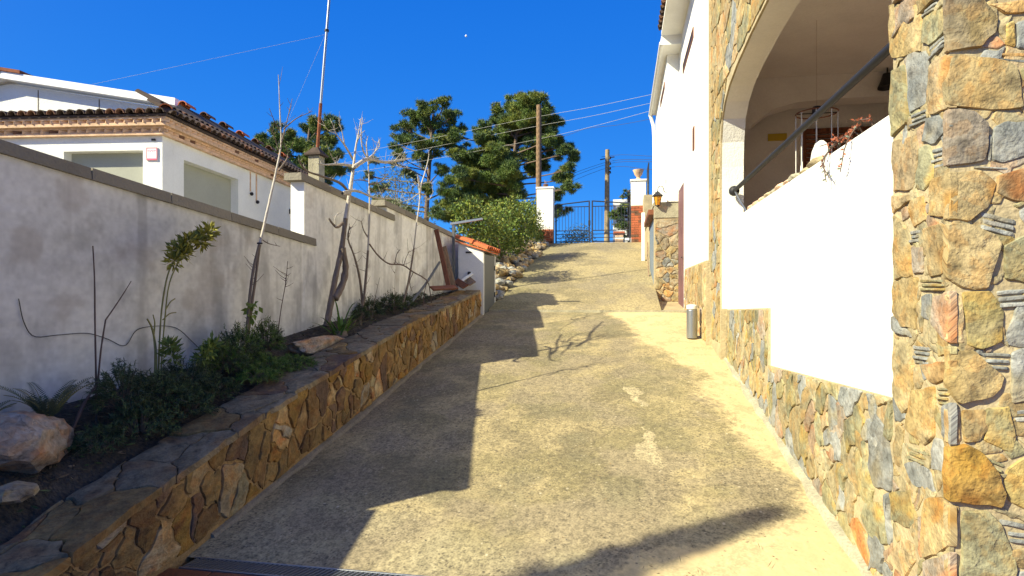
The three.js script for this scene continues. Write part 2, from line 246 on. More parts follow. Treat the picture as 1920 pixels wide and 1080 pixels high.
// stones of the corner pillar in metres along its two faces
const SIDE=[["o",[[-3.476,3.107],[-3.169,2.949],[-3.143,2.878],[-3.174,2.741],[-3.457,2.823],[-3.495,2.949]],0.03],["v",[[-3.133,2.885],[-3.034,2.865],[-2.951,2.844],[-2.942,2.736],[-3.068,2.733],[-3.143,2.771]],0.02],["g",[[-3.278,2.766],[-3.123,2.721],[-3.082,2.681],[-3.107,2.48],[-3.255,2.481],[-3.283,2.568]],0.02],["c",[[-3.078,2.631],[-3.02,2.655],[-2.885,2.615],[-2.885,2.396],[-3.068,2.419],[-3.087,2.488]],0.03],["v",[[-3.457,2.752],[-3.341,2.737],[-3.295,2.553],[-3.3,2.442],[-3.463,2.413],[-3.489,2.558]],0.03],["g",[[-3.097,2.403],[-2.987,2.386],[-2.942,2.32],[-3.02,2.277],[-3.143,2.312]],0.02],["c",[[-3.457,2.384],[-3.19,2.361],[-3.179,2.291],[-3.233,2.109],[-3.444,2.131]],0.02],["v",[[-3.164,2.285],[-3.082,2.275],[-3.044,2.204],[-3.048,2.126],[-3.133,2.087],[-3.217,2.109]],0.02],["o",[[-3.034,2.118],[-2.885,2.12],[-2.877,1.931],[-3.068,1.96],[-3.082,2.091]],0.025],["r",[[-3.463,2.11],[-3.278,2.085],[-3.261,2.052],[-3.457,2.018]],0.03],["o",[[-3.244,2.047],[-3.133,2.052],[-3.107,1.948],[-3.228,1.924],[-3.272,2.002]],0.02],["t",[[-3.457,2.004],[-3.341,1.95],[-3.283,1.873],[-3.25,1.69],[-3.432,1.679]],0.025],["p",[[-3.244,1.829],[-3.138,1.818],[-3.143,1.704],[-3.228,1.702]],0.02],["o",[[-3.138,1.902],[-2.973,1.906],[-2.933,1.812],[-2.951,1.69],[-3.068,1.682],[-3.117,1.802]],0.02],["o",[[-3.444,1.668],[-3.195,1.676],[-3.206,1.435],[-3.341,1.441],[-3.45,1.512]],0.03],["g",[[-3.148,1.588],[-3.068,1.598],[-3.073,1.484],[-3.158,1.498]],0.012],["p",[[-3.034,1.588],[-2.894,1.611],[-2.885,1.394],[-2.955,1.412],[-3.058,1.468]],0.02],["g",[[-3.457,1.487],[-3.266,1.419],[-3.244,1.392],[-3.432,1.417]],0.035],["v",[[-3.024,1.383],[-2.92,1.376],[-2.928,1.345],[-3.001,1.322]],0.012],["t",[[-3.432,1.371],[-3.283,1.358],[-3.233,1.239],[-3.255,1.064],[-3.353,1.007],[-3.438,1.086]],0.03],["r",[[-3.158,1.271],[-2.902,1.32],[-2.911,1.246],[-3.02,1.206],[-3.097,1.214]],0.02],["o",[[-3.233,1.137],[-3.039,1.184],[-3.029,1.097],[-3.039,0.971],[-3.128,0.909],[-3.306,0.945]],0.03],["g",[[-2.969,1.108],[-2.885,1.134],[-2.881,1.027],[-2.894,0.961],[-2.969,0.987]],0.015],["g",[[-3.024,0.958],[-2.96,0.959],[-2.933,0.827],[-3.053,0.814],[-3.053,0.888]],0.02],["g",[[-3.329,0.76],[-3.201,0.806],[-3.063,0.789],[-3.034,0.714],[-3.239,0.69]],0.02],["o",[[-3.123,0.644],[-2.973,0.71],[-2.898,0.689],[-2.928,0.532],[-3.123,0.381],[-3.148,0.489]],0.025],["p",[[-3.138,0.352],[-2.911,0.5],[-2.911,0.327],[-3.138,0.218]],0.02],["v",[[-3.482,0.566],[-3.278,0.647],[-3.206,0.528],[-3.278,0.468],[-3.463,0.435]],0.02],["v",[[-3.807,0.408],[-3.609,0.474],[-3.521,0.394],[-3.541,0.282],[-3.754,0.227],[-3.879,0.306]],0.025],["g",[[-3.68,0.938],[-3.541,0.883],[-3.476,0.685],[-3.495,0.576],[-3.702,0.541],[-3.769,0.644],[-3.754,0.795]],0.025],["t",[[-3.395,0.942],[-3.341,0.927],[-3.359,0.742],[-3.438,0.736],[-3.457,0.825]],0.015],["r",[[-4.102,0.217],[-3.962,0.264],[-3.792,0.209],[-3.665,0.115],[-3.709,0.034],[-3.887,0.085]],0.02],["c",[[-3.353,0.379],[-3.239,0.398],[-3.222,0.326],[-3.318,0.211],[-3.521,0.198]],0.02],["p",[[-4.45,0.689],[-4.283,0.75],[-4.158,0.739],[-4.244,0.676]],0.015],["g",[[-3.148,2.942],[-3.006,2.919],[-3.006,2.907],[-3.148,2.93]],0.012],["g",[[-3.133,2.913],[-3.015,2.902],[-3.015,2.89],[-3.133,2.9]],0.018000000000000002],["g",[[-3.148,2.897],[-3.024,2.885],[-3.024,2.873],[-3.148,2.885]],0.024],["g",[[-3.082,2.717],[-2.942,2.727],[-2.942,2.713],[-3.082,2.703]],0.012],["g",[[-3.068,2.69],[-2.951,2.709],[-2.951,2.696],[-3.068,2.675]],0.018000000000000002],["g",[[-3.082,2.674],[-2.96,2.692],[-2.96,2.678],[-3.082,2.659]],0.024],["g",[[-3.266,2.466],[-3.087,2.449],[-3.087,2.437],[-3.266,2.454]],0.012],["g",[[-3.25,2.439],[-3.097,2.43],[-3.097,2.418],[-3.25,2.426]],0.018000000000000002],["g",[[-3.266,2.42],[-3.107,2.411],[-3.107,2.399],[-3.266,2.407]],0.024],["g",[[-3.058,2.253],[-2.933,2.24],[-2.933,2.226],[-3.058,2.238]],0.012],["g",[[-3.044,2.225],[-2.942,2.219],[-2.942,2.205],[-3.044,2.211]],0.018000000000000002],["g",[[-3.058,2.204],[-2.951,2.198],[-2.951,2.184],[-3.058,2.19]],0.024],["g",[[-3.044,2.177],[-2.933,2.171],[-2.933,2.157],[-3.044,2.163]],0.012],["g",[[-3.272,1.906],[-3.158,1.902],[-3.158,1.887],[-3.272,1.89]],0.012],["g",[[-3.255,1.883],[-3.169,1.883],[-3.169,1.868],[-3.255,1.868]],0.018000000000000002],["g",[[-3.272,1.864],[-3.179,1.864],[-3.179,1.849],[-3.272,1.849]],0.024],["v",[[-3.174,1.67],[-2.933,1.664],[-2.933,1.653],[-3.174,1.658]],0.012],["v",[[-3.158,1.65],[-2.942,1.646],[-2.942,1.635],[-3.158,1.637]],0.018000000000000002],["v",[[-3.174,1.63],[-2.951,1.628],[-2.951,1.616],[-3.174,1.618]],0.024],["g",[[-3.244,1.354],[-3.078,1.358],[-3.078,1.343],[-3.244,1.338]],0.012],["g",[[-3.228,1.332],[-3.087,1.335],[-3.087,1.32],[-3.228,1.317]],0.018000000000000002],["g",[[-3.244,1.307],[-3.097,1.312],[-3.097,1.297],[-3.244,1.292]],0.024],["g",[[-3.228,1.286],[-3.078,1.292],[-3.078,1.278],[-3.228,1.271]],0.012],["v",[[-3.015,1.187],[-2.907,1.199],[-2.907,1.188],[-3.015,1.176]],0.012],["v",[[-3.001,1.168],[-2.915,1.177],[-2.915,1.166],[-3.001,1.156]],0.018000000000000002],["v",[[-3.015,1.145],[-2.924,1.155],[-2.924,1.144],[-3.015,1.133]],0.024],["v",[[-3.001,1.126],[-2.907,1.137],[-2.907,1.126],[-3.001,1.114]],0.012],["v",[[-3.295,0.859],[-3.092,0.874],[-3.092,0.861],[-3.295,0.846]],0.012],["v",[[-3.278,0.839],[-3.102,0.849],[-3.102,0.837],[-3.278,0.826]],0.018000000000000002],["v",[[-3.295,0.812],[-3.112,0.824],[-3.112,0.812],[-3.295,0.799]],0.024]];
const FRONT=[["b",[[1.38,2.884],[1.5,2.855],[1.559,2.767],[1.553,2.707],[1.5,2.652],[1.395,2.642],[1.378,2.743]],0.035],["r",[[1.531,2.826],[1.69,2.839],[1.69,2.786],[1.595,2.787]],0.02],["v",[[1.595,2.742],[1.627,2.753],[1.632,2.641],[1.595,2.652]],0.02],["g",[[1.636,2.739],[1.69,2.752],[1.69,2.634],[1.638,2.64]],0.02],["t",[[1.387,2.622],[1.434,2.618],[1.541,2.595],[1.628,2.554],[1.656,2.386],[1.535,2.384],[1.425,2.401],[1.382,2.408]],0.035],["v",[[1.64,2.551],[1.69,2.558],[1.69,2.478],[1.654,2.494]],0.02],["p",[[1.378,2.388],[1.419,2.388],[1.474,2.374],[1.523,2.319],[1.513,2.171],[1.378,2.153]],0.03],["g",[[1.555,2.302],[1.595,2.327],[1.69,2.327],[1.69,2.195],[1.581,2.157],[1.549,2.169]],0.02],["g",[[1.529,2.274],[1.543,2.275],[1.539,2.165],[1.527,2.17]],0.015],["o",[[1.382,2.103],[1.5,2.122],[1.553,2.07],[1.545,2.028],[1.525,1.972],[1.454,1.913],[1.384,1.925]],0.03],["r",[[1.569,2.099],[1.69,2.133],[1.69,1.988],[1.621,1.999],[1.563,2.029]],0.02],["o",[[1.391,1.898],[1.474,1.89],[1.553,1.85],[1.573,1.813],[1.525,1.629],[1.425,1.636],[1.395,1.673]],0.035],["v",[[1.587,1.8],[1.69,1.854],[1.69,1.645],[1.597,1.667]],0.02],["y",[[1.436,1.607],[1.535,1.609],[1.583,1.521],[1.575,1.405],[1.5,1.37],[1.448,1.387]],0.03],["c",[[1.399,1.595],[1.427,1.595],[1.438,1.389],[1.403,1.407]],0.015],["g",[[1.636,1.553],[1.69,1.569],[1.69,1.388],[1.591,1.396]],0.02],["o",[[1.387,1.361],[1.474,1.358],[1.535,1.294],[1.585,1.254],[1.571,1.204],[1.541,1.172],[1.419,1.137],[1.391,1.218]],0.035],["g",[[1.619,1.349],[1.69,1.375],[1.69,1.154],[1.619,1.143]],0.02],["o",[[1.434,1.103],[1.515,1.108],[1.535,1.044],[1.494,0.981],[1.442,0.972]],0.02],["v",[[1.525,1.113],[1.607,1.125],[1.627,1.0],[1.619,0.933],[1.517,0.982]],0.02],["Y",[[1.378,0.94],[1.444,0.959],[1.5,0.929],[1.565,0.84],[1.585,0.763],[1.577,0.704],[1.397,0.722],[1.38,0.783]],0.055],["v",[[1.603,0.858],[1.69,0.931],[1.69,0.695],[1.609,0.735],[1.595,0.81]],0.02],["v",[[1.434,0.672],[1.529,0.678],[1.577,0.627],[1.627,0.481],[1.619,0.35],[1.423,0.334]],0.025],["r",[[1.389,1.104],[1.419,1.114],[1.425,0.978],[1.393,0.968]],0.012],["t",[[1.389,0.695],[1.419,0.692],[1.411,0.355],[1.387,0.353]],0.012],["r",[[1.535,2.625],[1.69,2.608],[1.69,2.592],[1.535,2.609]],0.012],["g",[[1.545,2.6],[1.69,2.581],[1.69,2.567],[1.545,2.586]],0.012],["g",[[1.476,2.147],[1.615,2.133],[1.615,2.122],[1.476,2.136]],0.012],["g",[[1.5,1.95],[1.632,1.913],[1.632,1.893],[1.5,1.93]],0.012],["g",[[1.506,1.923],[1.628,1.887],[1.628,1.866],[1.506,1.902]],0.018000000000000002],["g",[[1.5,1.896],[1.625,1.86],[1.625,1.84],[1.5,1.875]],0.024],["g",[[1.563,1.613],[1.69,1.625],[1.69,1.607],[1.563,1.596]],0.012],["g",[[1.569,1.587],[1.686,1.598],[1.686,1.58],[1.569,1.569]],0.018000000000000002],["g",[[1.563,1.56],[1.682,1.571],[1.682,1.553],[1.563,1.542]],0.024],["g",[[1.515,1.352],[1.613,1.349],[1.613,1.336],[1.515,1.338]],0.012],["g",[[1.521,1.325],[1.609,1.322],[1.609,1.309],[1.521,1.311]],0.018000000000000002],["g",[[1.515,1.298],[1.605,1.295],[1.605,1.282],[1.515,1.284]],0.024],["v",[[1.511,0.914],[1.589,0.882],[1.589,0.868],[1.511,0.901]],0.012],["v",[[1.517,0.89],[1.585,0.857],[1.585,0.843],[1.517,0.876]],0.018000000000000002],["g",[[1.627,1.112],[1.69,1.119],[1.69,1.101],[1.627,1.094]],0.012],["g",[[1.632,1.081],[1.686,1.087],[1.686,1.069],[1.632,1.063]],0.018000000000000002],["g",[[1.573,0.65],[1.69,0.633],[1.69,0.613],[1.573,0.629]],0.012],["g",[[1.605,0.6],[1.69,0.597],[1.69,0.581],[1.605,0.584]],0.012],["g",[[1.611,0.571],[1.686,0.568],[1.686,0.552],[1.611,0.556]],0.018000000000000002]];
const PLANTS={"slender":[[0.021,0.014,[[-3.498,1.155,-5.28],[-3.495,1.356,-5.319],[-3.491,1.636,-5.389],[-3.485,2.08,-5.477]]],[0.019,0.004,[[-3.485,2.08,-5.477],[-3.477,2.407,-5.585],[-3.466,2.921,-5.758],[-3.462,3.154,-5.821],[-3.463,3.452,-5.803],[-3.465,3.855,-5.776]]],[0.012,0.009,[[-3.47,1.259,-5.247],[-3.466,1.661,-5.3],[-3.462,1.917,-5.363],[-3.458,2.086,-5.426]]],[0.006,0.002,[[-3.426,3.138,-5.761],[-3.42,3.351,-5.842],[-3.413,3.662,-5.955]]],[0.005,0.002,[[-3.496,3.275,-5.9],[-3.505,3.375,-5.773],[-3.511,3.486,-5.686]]],[0.005,0.002,[[-3.405,3.294,-5.775],[-3.39,3.466,-6.0],[-3.369,3.628,-6.304]]],[0.005,0.002,[[-3.482,3.073,-5.824],[-3.489,3.239,-5.717],[-3.493,3.318,-5.648]]],[0.007,0.003,[[-3.41,2.852,-5.695],[-3.4,3.048,-5.849],[-3.405,3.152,-5.775]]],[0.004,0.002,[[-3.485,2.159,-5.477],[-3.477,2.115,-5.585],[-3.463,2.095,-5.803]]]],"fig":[[0.05,0.036,[[-3.403,1.225,-6.696],[-3.397,1.486,-6.79],[-3.39,1.806,-6.9],[-3.381,2.136,-7.038],[-3.374,2.541,-7.141]]],[0.036,0.024,[[-3.374,2.541,-7.141],[-3.367,2.854,-7.234],[-3.361,3.175,-7.33]]],[0.022,0.004,[[-3.361,3.188,-7.33],[-3.356,3.534,-7.413],[-3.35,3.762,-7.498],[-3.348,3.895,-7.527]]],[0.03,0.02,[[-3.355,1.549,-6.816],[-3.343,1.743,-7.003],[-3.339,1.941,-7.067],[-3.343,2.166,-7.003]]],[0.014,0.004,[[-3.412,3.26,-7.472],[-3.42,3.248,-7.347],[-3.44,3.2,-7.045],[-3.456,3.143,-6.8],[-3.469,3.117,-6.615]]],[0.006,0.002,[[-3.44,3.2,-7.045],[-3.448,3.254,-6.933],[-3.45,3.298,-6.896]]],[0.018,0.006,[[-3.29,3.185,-7.191],[-3.278,3.282,-7.37],[-3.265,3.373,-7.574],[-3.233,3.43,-8.045],[-3.21,3.518,-8.391],[-3.172,3.68,-8.963]]],[0.008,0.003,[[-3.248,3.364,-7.533],[-3.234,3.499,-7.73],[-3.226,3.693,-7.856]]],[0.008,0.003,[[-3.282,3.383,-7.614],[-3.292,3.475,-7.467],[-3.295,3.671,-7.424],[-3.292,3.889,-7.467]]],[0.005,0.002,[[-3.217,3.489,-7.689],[-3.208,3.614,-7.83],[-3.209,3.696,-7.814]]],[0.004,0.002,[[-3.176,3.498,-8.302],[-3.162,3.637,-8.52],[-3.152,3.592,-8.672]]],[0.004,0.002,[[-3.188,3.454,-8.127],[-3.17,3.44,-8.391],[-3.141,3.505,-8.828]]],[0.011,0.003,[[-3.447,3.347,-7.548],[-3.463,3.498,-7.3],[-3.477,3.594,-7.092],[-3.484,3.711,-6.991]]],[0.006,0.002,[[-3.463,3.498,-7.3],[-3.468,3.68,-7.221],[-3.474,3.793,-7.143]]],[0.005,0.002,[[-3.512,3.614,-7.163],[-3.526,3.608,-6.964],[-3.532,3.667,-6.867]]],[0.006,0.002,[[-3.356,3.534,-7.413],[-3.348,3.686,-7.527],[-3.34,3.765,-7.644]]],[0.012,0.006,[[-3.455,2.907,-7.422],[-3.468,2.989,-7.221],[-3.5,3.002,-6.752],[-3.522,3.012,-6.419],[-3.53,3.094,-6.294]]],[0.012,0.007,[[-3.343,2.472,-7.003],[-3.352,2.405,-6.865],[-3.359,2.432,-6.768],[-3.364,2.485,-6.684]]],[0.006,0.003,[[-3.336,2.404,-6.804],[-3.337,2.511,-6.792],[-3.332,2.583,-6.866]]],[0.012,0.006,[[-3.28,2.828,-7.046],[-3.293,2.81,-6.855],[-3.268,2.896,-7.22],[-3.237,2.887,-7.684],[-3.196,2.961,-8.31]]]],"forked":[[0.026,0.018,[[-3.317,0.944,-7.392],[-3.313,1.27,-7.449],[-3.307,1.544,-7.535],[-3.303,1.824,-7.594],[-3.299,2.179,-7.654]]],[0.018,0.01,[[-3.299,2.179,-7.654],[-3.296,2.749,-7.699],[-3.297,3.101,-7.684],[-3.299,3.378,-7.654]]],[0.009,0.003,[[-3.299,3.378,-7.654],[-3.302,3.579,-7.609],[-3.299,3.696,-7.654]]],[0.014,0.005,[[-3.344,1.474,-7.585],[-3.35,1.822,-7.498],[-3.359,2.09,-7.357],[-3.37,2.314,-7.194],[-3.367,2.453,-7.248]]],[0.009,0.003,[[-3.263,3.05,-7.603],[-3.242,3.127,-7.914],[-3.224,3.294,-8.18]]],[0.006,0.002,[[-3.262,3.004,-7.618],[-3.249,2.966,-7.819],[-3.238,2.977,-7.979]]],[0.008,0.003,[[-3.334,2.363,-7.734],[-3.342,2.443,-7.615],[-3.347,2.561,-7.541]]],[0.006,0.002,[[-3.35,3.122,-7.79],[-3.363,3.101,-7.595],[-3.379,3.06,-7.368]]],[0.005,0.002,[[-3.282,3.299,-7.614],[-3.272,3.43,-7.766],[-3.269,3.555,-7.813]]],[0.01,0.006,[[-3.351,0.991,-7.484],[-3.359,1.205,-7.357],[-3.352,1.338,-7.47]]]],"pale":[[0.024,0.016,[[-3.263,1.391,-8.794],[-3.25,1.657,-8.99],[-3.239,1.992,-9.154],[-3.231,2.334,-9.28]]],[0.016,0.01,[[-3.231,2.334,-9.28],[-3.224,2.726,-9.387],[-3.215,3.129,-9.519],[-3.211,3.4,-9.586]]],[0.009,0.003,[[-3.211,3.4,-9.586],[-3.198,3.671,-9.77],[-3.189,3.951,-9.913],[-3.192,4.03,-9.865]]],[0.013,0.008,[[-3.214,3.159,-9.541],[-3.217,3.384,-9.497],[-3.221,3.519,-9.431]]],[0.006,0.002,[[-3.166,3.212,-9.349],[-3.192,3.054,-8.97],[-3.221,2.932,-8.526]]],[0.006,0.002,[[-3.162,3.223,-9.415],[-3.141,3.16,-9.735],[-3.125,3.349,-9.976]]],[0.005,0.002,[[-3.255,3.328,-9.665],[-3.27,3.377,-9.443],[-3.279,3.312,-9.315]]],[0.005,0.002,[[-3.166,3.385,-9.507],[-3.144,3.468,-9.832],[-3.135,3.44,-9.977]]]],"vine":[[0.013,0.012,[[-3.158,2.239,-7.376],[-3.143,2.117,-7.6],[-3.122,2.021,-7.92],[-3.09,2.021,-8.392],[-3.065,1.935,-8.777],[-3.044,1.88,-9.088]]],[0.012,0.006,[[-3.044,1.88,-9.088],[-3.025,1.787,-9.375],[-3.017,1.531,-9.49],[-3.006,1.164,-9.655]]],[0.007,0.004,[[-3.108,2.016,-8.124],[-3.103,2.169,-8.194],[-3.096,2.237,-8.301]]],[0.006,0.003,[[-3.088,2.03,-8.429],[-3.081,2.144,-8.523],[-3.074,2.245,-8.639]]],[0.008,0.004,[[-3.065,1.935,-8.777],[-3.074,1.773,-8.639],[-3.069,1.656,-8.718]]],[0.007,0.003,[[-3.029,1.802,-9.307],[-3.038,1.533,-9.175],[-3.041,1.327,-9.131]]]],"rod":[[0.01,0.005,[[-3.556,0.69,-3.654],[-3.557,1.057,-3.65],[-3.557,1.424,-3.642],[-3.557,1.717,-3.638],[-3.558,1.932,-3.626]]],[0.007,0.005,[[-3.537,0.985,-3.643],[-3.535,1.239,-3.672],[-3.533,1.422,-3.705]]],[0.005,0.0025,[[-3.533,1.422,-3.705],[-3.529,1.495,-3.765],[-3.523,1.608,-3.852],[-3.519,1.697,-3.916]]],[0.014,0.01,[[-3.526,0.582,-3.363],[-3.521,0.736,-3.44],[-3.515,0.889,-3.523]]],[0.009,0.004,[[-3.515,0.889,-3.523],[-3.512,0.943,-3.57],[-3.509,0.984,-3.61]]]],"stub":[[0.008,0.004,[[-3.467,1.12,-5.749],[-3.462,1.446,-5.821],[-3.457,1.667,-5.885],[-3.456,1.779,-5.913],[-3.454,1.948,-5.932]]]],"thin":[[0.006,0.003,[[-3.31,1.27,-7.801],[-3.303,1.542,-7.895],[-3.294,1.836,-8.04]]],[0.005,0.003,[[-3.264,1.305,-8.488],[-3.261,1.616,-8.524],[-3.26,1.967,-8.542]]]],"succ":[[0.009,0.007,[[-3.521,0.908,-4.185],[-3.52,1.237,-4.196],[-3.518,1.546,-4.227],[-3.513,1.798,-4.296],[-3.507,1.909,-4.389],[-3.5,1.969,-4.503]]],[0.008,0.006,[[-3.492,0.911,-4.168],[-3.489,1.36,-4.209],[-3.486,1.692,-4.262],[-3.48,1.864,-4.354]]],[0.005,0.004,[[-3.516,1.483,-4.258],[-3.513,1.541,-4.306],[-3.51,1.566,-4.35]]],[0.005,0.004,[[-3.518,1.401,-4.227],[-3.513,1.448,-4.296],[-3.509,1.455,-4.361]]],[0.014,0.006,[[-3.523,0.911,-4.16],[-3.523,1.199,-4.155],[-3.525,1.344,-4.124],[-3.528,1.415,-4.08]]],[0.007,0.004,[[-3.524,1.282,-4.14],[-3.523,1.383,-4.15],[-3.524,1.445,-4.134]]]],"cable":[[0.004,0.004,[[-3.911,1.572,-3.409],[-3.908,1.412,-3.444],[-3.904,1.32,-3.504],[-3.892,1.315,-3.684],[-3.877,1.312,-3.909],[-3.867,1.262,-4.065],[-3.856,1.196,-4.232],[-3.849,1.308,-4.333],[-3.838,1.334,-4.491],[-3.821,1.307,-4.749],[-3.809,1.177,-4.935],[-3.802,1.096,-5.033]]]],"hose":[[0.022,0.022,[[-3.348,1.328,-9.022],[-3.316,1.514,-9.499],[-3.278,1.801,-10.072],[-3.237,2.179,-10.687]]]],"crack":[]};
const SUCC=[[-3.505, 1.988, -4.417], [-3.455, 2.032, -4.426], [-3.509, 1.95, -4.361], [-3.486, 2.052, -4.556], [-3.442, 2.102, -4.622], [-3.481, 2.049, -4.628], [-3.484, 2.151, -4.74], [-3.464, 1.868, -4.282], [-3.457, 1.925, -4.387], [-3.421, 1.198, -4.183], [-3.42, 1.122, -4.204], [-3.348, 1.148, -4.529], [-3.352, 1.08, -4.469], [-3.39, 1.181, -4.653]];
const CL={"A":[[-10.42,13.04,-35.27,0.41],[-11.31,12.74,-35.26,0.54],[-12.45,12.65,-35.96,0.59],[-10.24,12.66,-36.51,0.53],[-13.47,12.14,-37.07,0.61],[-11.81,12.12,-36.28,0.72],[-10.6,11.78,-36.22,0.65],[-9.92,11.88,-37.09,0.5],[-14.01,11.22,-37.08,0.47],[-11.99,10.58,-34.8,0.7],[-11.09,10.68,-35.63,0.64],[-10.21,10.95,-36.64,0.53],[-13.42,10.18,-36.16,0.46],[-11.68,9.63,-34.86,0.44],[-13.41,9.52,-35.05,0.26],[-10.52,9.02,-35.17,0.44],[-12.83,8.93,-36.26,0.43],[-11.72,8.12,-36.02,0.36],[-10.08,8.06,-35.58,0.48],[-15.18,8.41,-37.05,0.44],[-13.9,7.08,-35.87,0.46],[-15.4,10.08,-36.55,0.24],[-12.75,6.46,-35.09,0.45],[-15.97,9.18,-37.05,0.27],[-14.47,7.38,-35.57,0.39],[-10.44,6.73,-35.11,0.57]],"B":[[-5.62,12.04,-32.87,0.58],[-4.52,11.37,-30.73,0.59],[-4.07,10.89,-30.81,0.54],[-6.58,11.76,-33.54,0.48],[-4.89,10.89,-31.34,0.66],[-4.49,10.93,-33.6,0.65],[-3.38,10.64,-31.99,0.39],[-5.74,10.62,-32.2,0.63],[-6.76,10.87,-32.95,0.41],[-7.42,10.65,-32.56,0.35],[-3.6,9.57,-31.02,0.43],[-5.08,10.12,-32.59,0.75],[-6.35,10.16,-33.12,0.7],[-7.01,9.7,-31.36,0.5],[-3.17,9.36,-32.16,0.45],[-2.66,8.8,-31.04,0.43],[-4.1,9.13,-32.85,0.63],[-5.08,9.11,-32.58,0.69],[-5.95,8.66,-31.04,0.77],[-7.29,9.06,-31.98,0.63],[-8.32,9.25,-31.98,0.52],[-8.24,8.71,-32.84,0.7],[-7.19,8.37,-33.55,0.89],[-5.46,7.74,-30.61,0.76],[-4.75,8.45,-33.33,0.53],[-2.51,7.96,-30.9,0.35],[-2.97,7.72,-32.42,0.39],[-2.48,6.91,-30.56,0.32],[-3.33,6.87,-32.32,0.34],[-8.24,7.7,-30.6,0.6],[-7.69,7.34,-31.82,0.8],[-6.74,7.19,-32.83,0.87],[-5.29,7.03,-31.23,0.66],[-8.76,6.88,-31.44,0.62],[-7.88,6.29,-31.41,0.73],[-6.88,6.17,-32.12,0.74],[-5.86,6.45,-32.89,0.64],[-9.09,6.06,-31.55,0.62],[-3.22,6.15,-33.26,0.41],[-3.37,5.76,-31.38,0.27],[-8.65,10.02,-31.57,0.34]],"Cc":[[-18.93,9.96,-30.3,0.46],[-17.48,9.92,-29.28,0.5],[-17.61,10.01,-30.73,0.52],[-16.21,10.45,-30.26,0.4],[-15.15,10.36,-29.28,0.44],[-14.91,10.54,-30.29,0.39],[-15.34,9.71,-29.49,0.55],[-16.37,9.34,-29.73,0.56],[-16.82,8.9,-28.94,0.55],[-17.65,9.18,-28.82,0.38],[-14.59,8.79,-29.46,0.44],[-15.22,8.5,-29.26,0.6],[-14.81,8.31,-30.83,0.4],[-15.05,7.85,-29.49,0.5],[-16.06,8.24,-29.17,0.55]],"D":[[0.33,6.41,-30.12,0.28],[0.13,5.7,-29.94,0.36],[-0.13,5.46,-30.02,0.26],[0.37,5.05,-29.45,0.4],[0.0,4.89,-30.22,0.31],[-0.38,5.4,-30.12,0.21],[0.51,4.53,-30.6,0.37]],"E":[[-2.12,3.77,-24.03,0.19],[-1.82,3.89,-23.95,0.23],[-1.48,3.91,-23.83,0.25],[-1.63,3.71,-23.83,0.25],[-1.27,3.78,-24.07,0.19],[-1.93,3.67,-23.8,0.17]],"H":[[[-3.67,3.51,-14.03,0.2],[-3.42,3.42,-13.89,0.27],[-3.69,3.39,-15.85,0.31],[-3.59,3.16,-14.3,0.26],[-3.72,3.16,-16.32,0.29],[-3.41,3.21,-16.24,0.29]],[[-3.12,3.34,-14.86,0.32],[-3.39,3.9,-17.7,0.34],[-3.24,3.47,-17.3,0.37],[-3.35,3.11,-16.67,0.3],[-3.25,3.05,-17.8,0.25]],[[-3.13,4.05,-18.29,0.32],[-3.31,4.25,-21.21,0.37],[-3.0,3.56,-18.23,0.35],[-3.24,3.71,-21.38,0.34],[-3.17,3.19,-18.53,0.23]],[[-3.23,4.68,-23.06,0.36],[-3.25,5.17,-25.65,0.31],[-3.17,4.34,-23.72,0.37],[-3.11,3.78,-21.83,0.27],[-2.88,4.5,-23.37,0.25]]],"wires":[[[-24.99,10.37,-38.21],[-3.98,10.42,-29.76],[1.36,10.1,-26.65]],[[-24.99,9.78,-38.21],[-3.98,9.97,-29.76],[1.36,9.74,-26.65]],[[-24.99,9.16,-38.21],[-3.98,9.32,-29.76],[1.36,9.42,-26.65]],[[-3.98,9.48,-29.76],[-1.56,9.17,-28.16],[1.36,9.06,-26.65]]],"wires2":[[[-2.97,7.97,-32.99],[-0.88,8.69,-33.36],[1.41,7.56,-27.68]],[[-2.97,7.8,-32.99],[-0.88,8.57,-33.36],[1.41,7.45,-27.68]],[[-2.97,7.54,-32.99],[-0.88,8.37,-33.36],[1.41,7.09,-27.68]],[[-1.05,9.0,-33.33],[-0.37,9.09,-33.45],[1.41,7.68,-27.68]]]};
// ---------- the setting: ground, driveway, floor ----------
const K1 = 0.1515, K2 = 0.2114, ZB = -11.985, YB = 1.2555;
const roadY = (z) => z > -3.42 ? -0.045 : z > ZB ? K1 * (-z - 3.7) : z > -22.25 ? YB + K2 * (-z + ZB) : YB + K2 * 10.265 + Math.min(0.03, (-z - 22.25) * 0.01);
const lerpTab = (t, z) => { for (let i = 0; i < t.length - 1; i++) if (z <= t[i][0] && z >= t[i + 1][0]) return mix(t[i][1], t[i + 1][1], (t[i][0] - z) / (t[i][0] - t[i + 1][0])); return z > t[0][0] ? t[0][1] : t[t.length - 1][1]; };
function sheet(xs, zs, fy, uvf) {
  const pos = [], uv = [], idx = []; zs.forEach((z) => xs.forEach((x) => { pos.push(x, fy(x, z), z); uv.push(...uvf(x, z)); }));
  const n = xs.length; for (let j = 0; j < zs.length - 1; j++) for (let i = 0; i < n - 1; i++) { const a = j * n + i; idx.push(a, a + 1, a + n, a + 1, a + n + 1, a + n); }
  const g = new THREE.BufferGeometry(); g.setAttribute('position', new THREE.Float32BufferAttribute(pos, 3)); g.setAttribute('uv', new THREE.Float32BufferAttribute(uv, 2)); g.setIndex(idx); g.computeVertexNormals();
  if (g.attributes.normal.getY(0) < 0) { const id = g.index.array; for (let i = 0; i < id.length; i += 3) { const t = id[i]; id[i] = id[i + 1]; id[i + 1] = t; } g.computeVertexNormals(); }
  return g;
}
const span = (a, b, n) => Array.from({ length: n + 1 }, (_, i) => a + (b - a) * i / n);
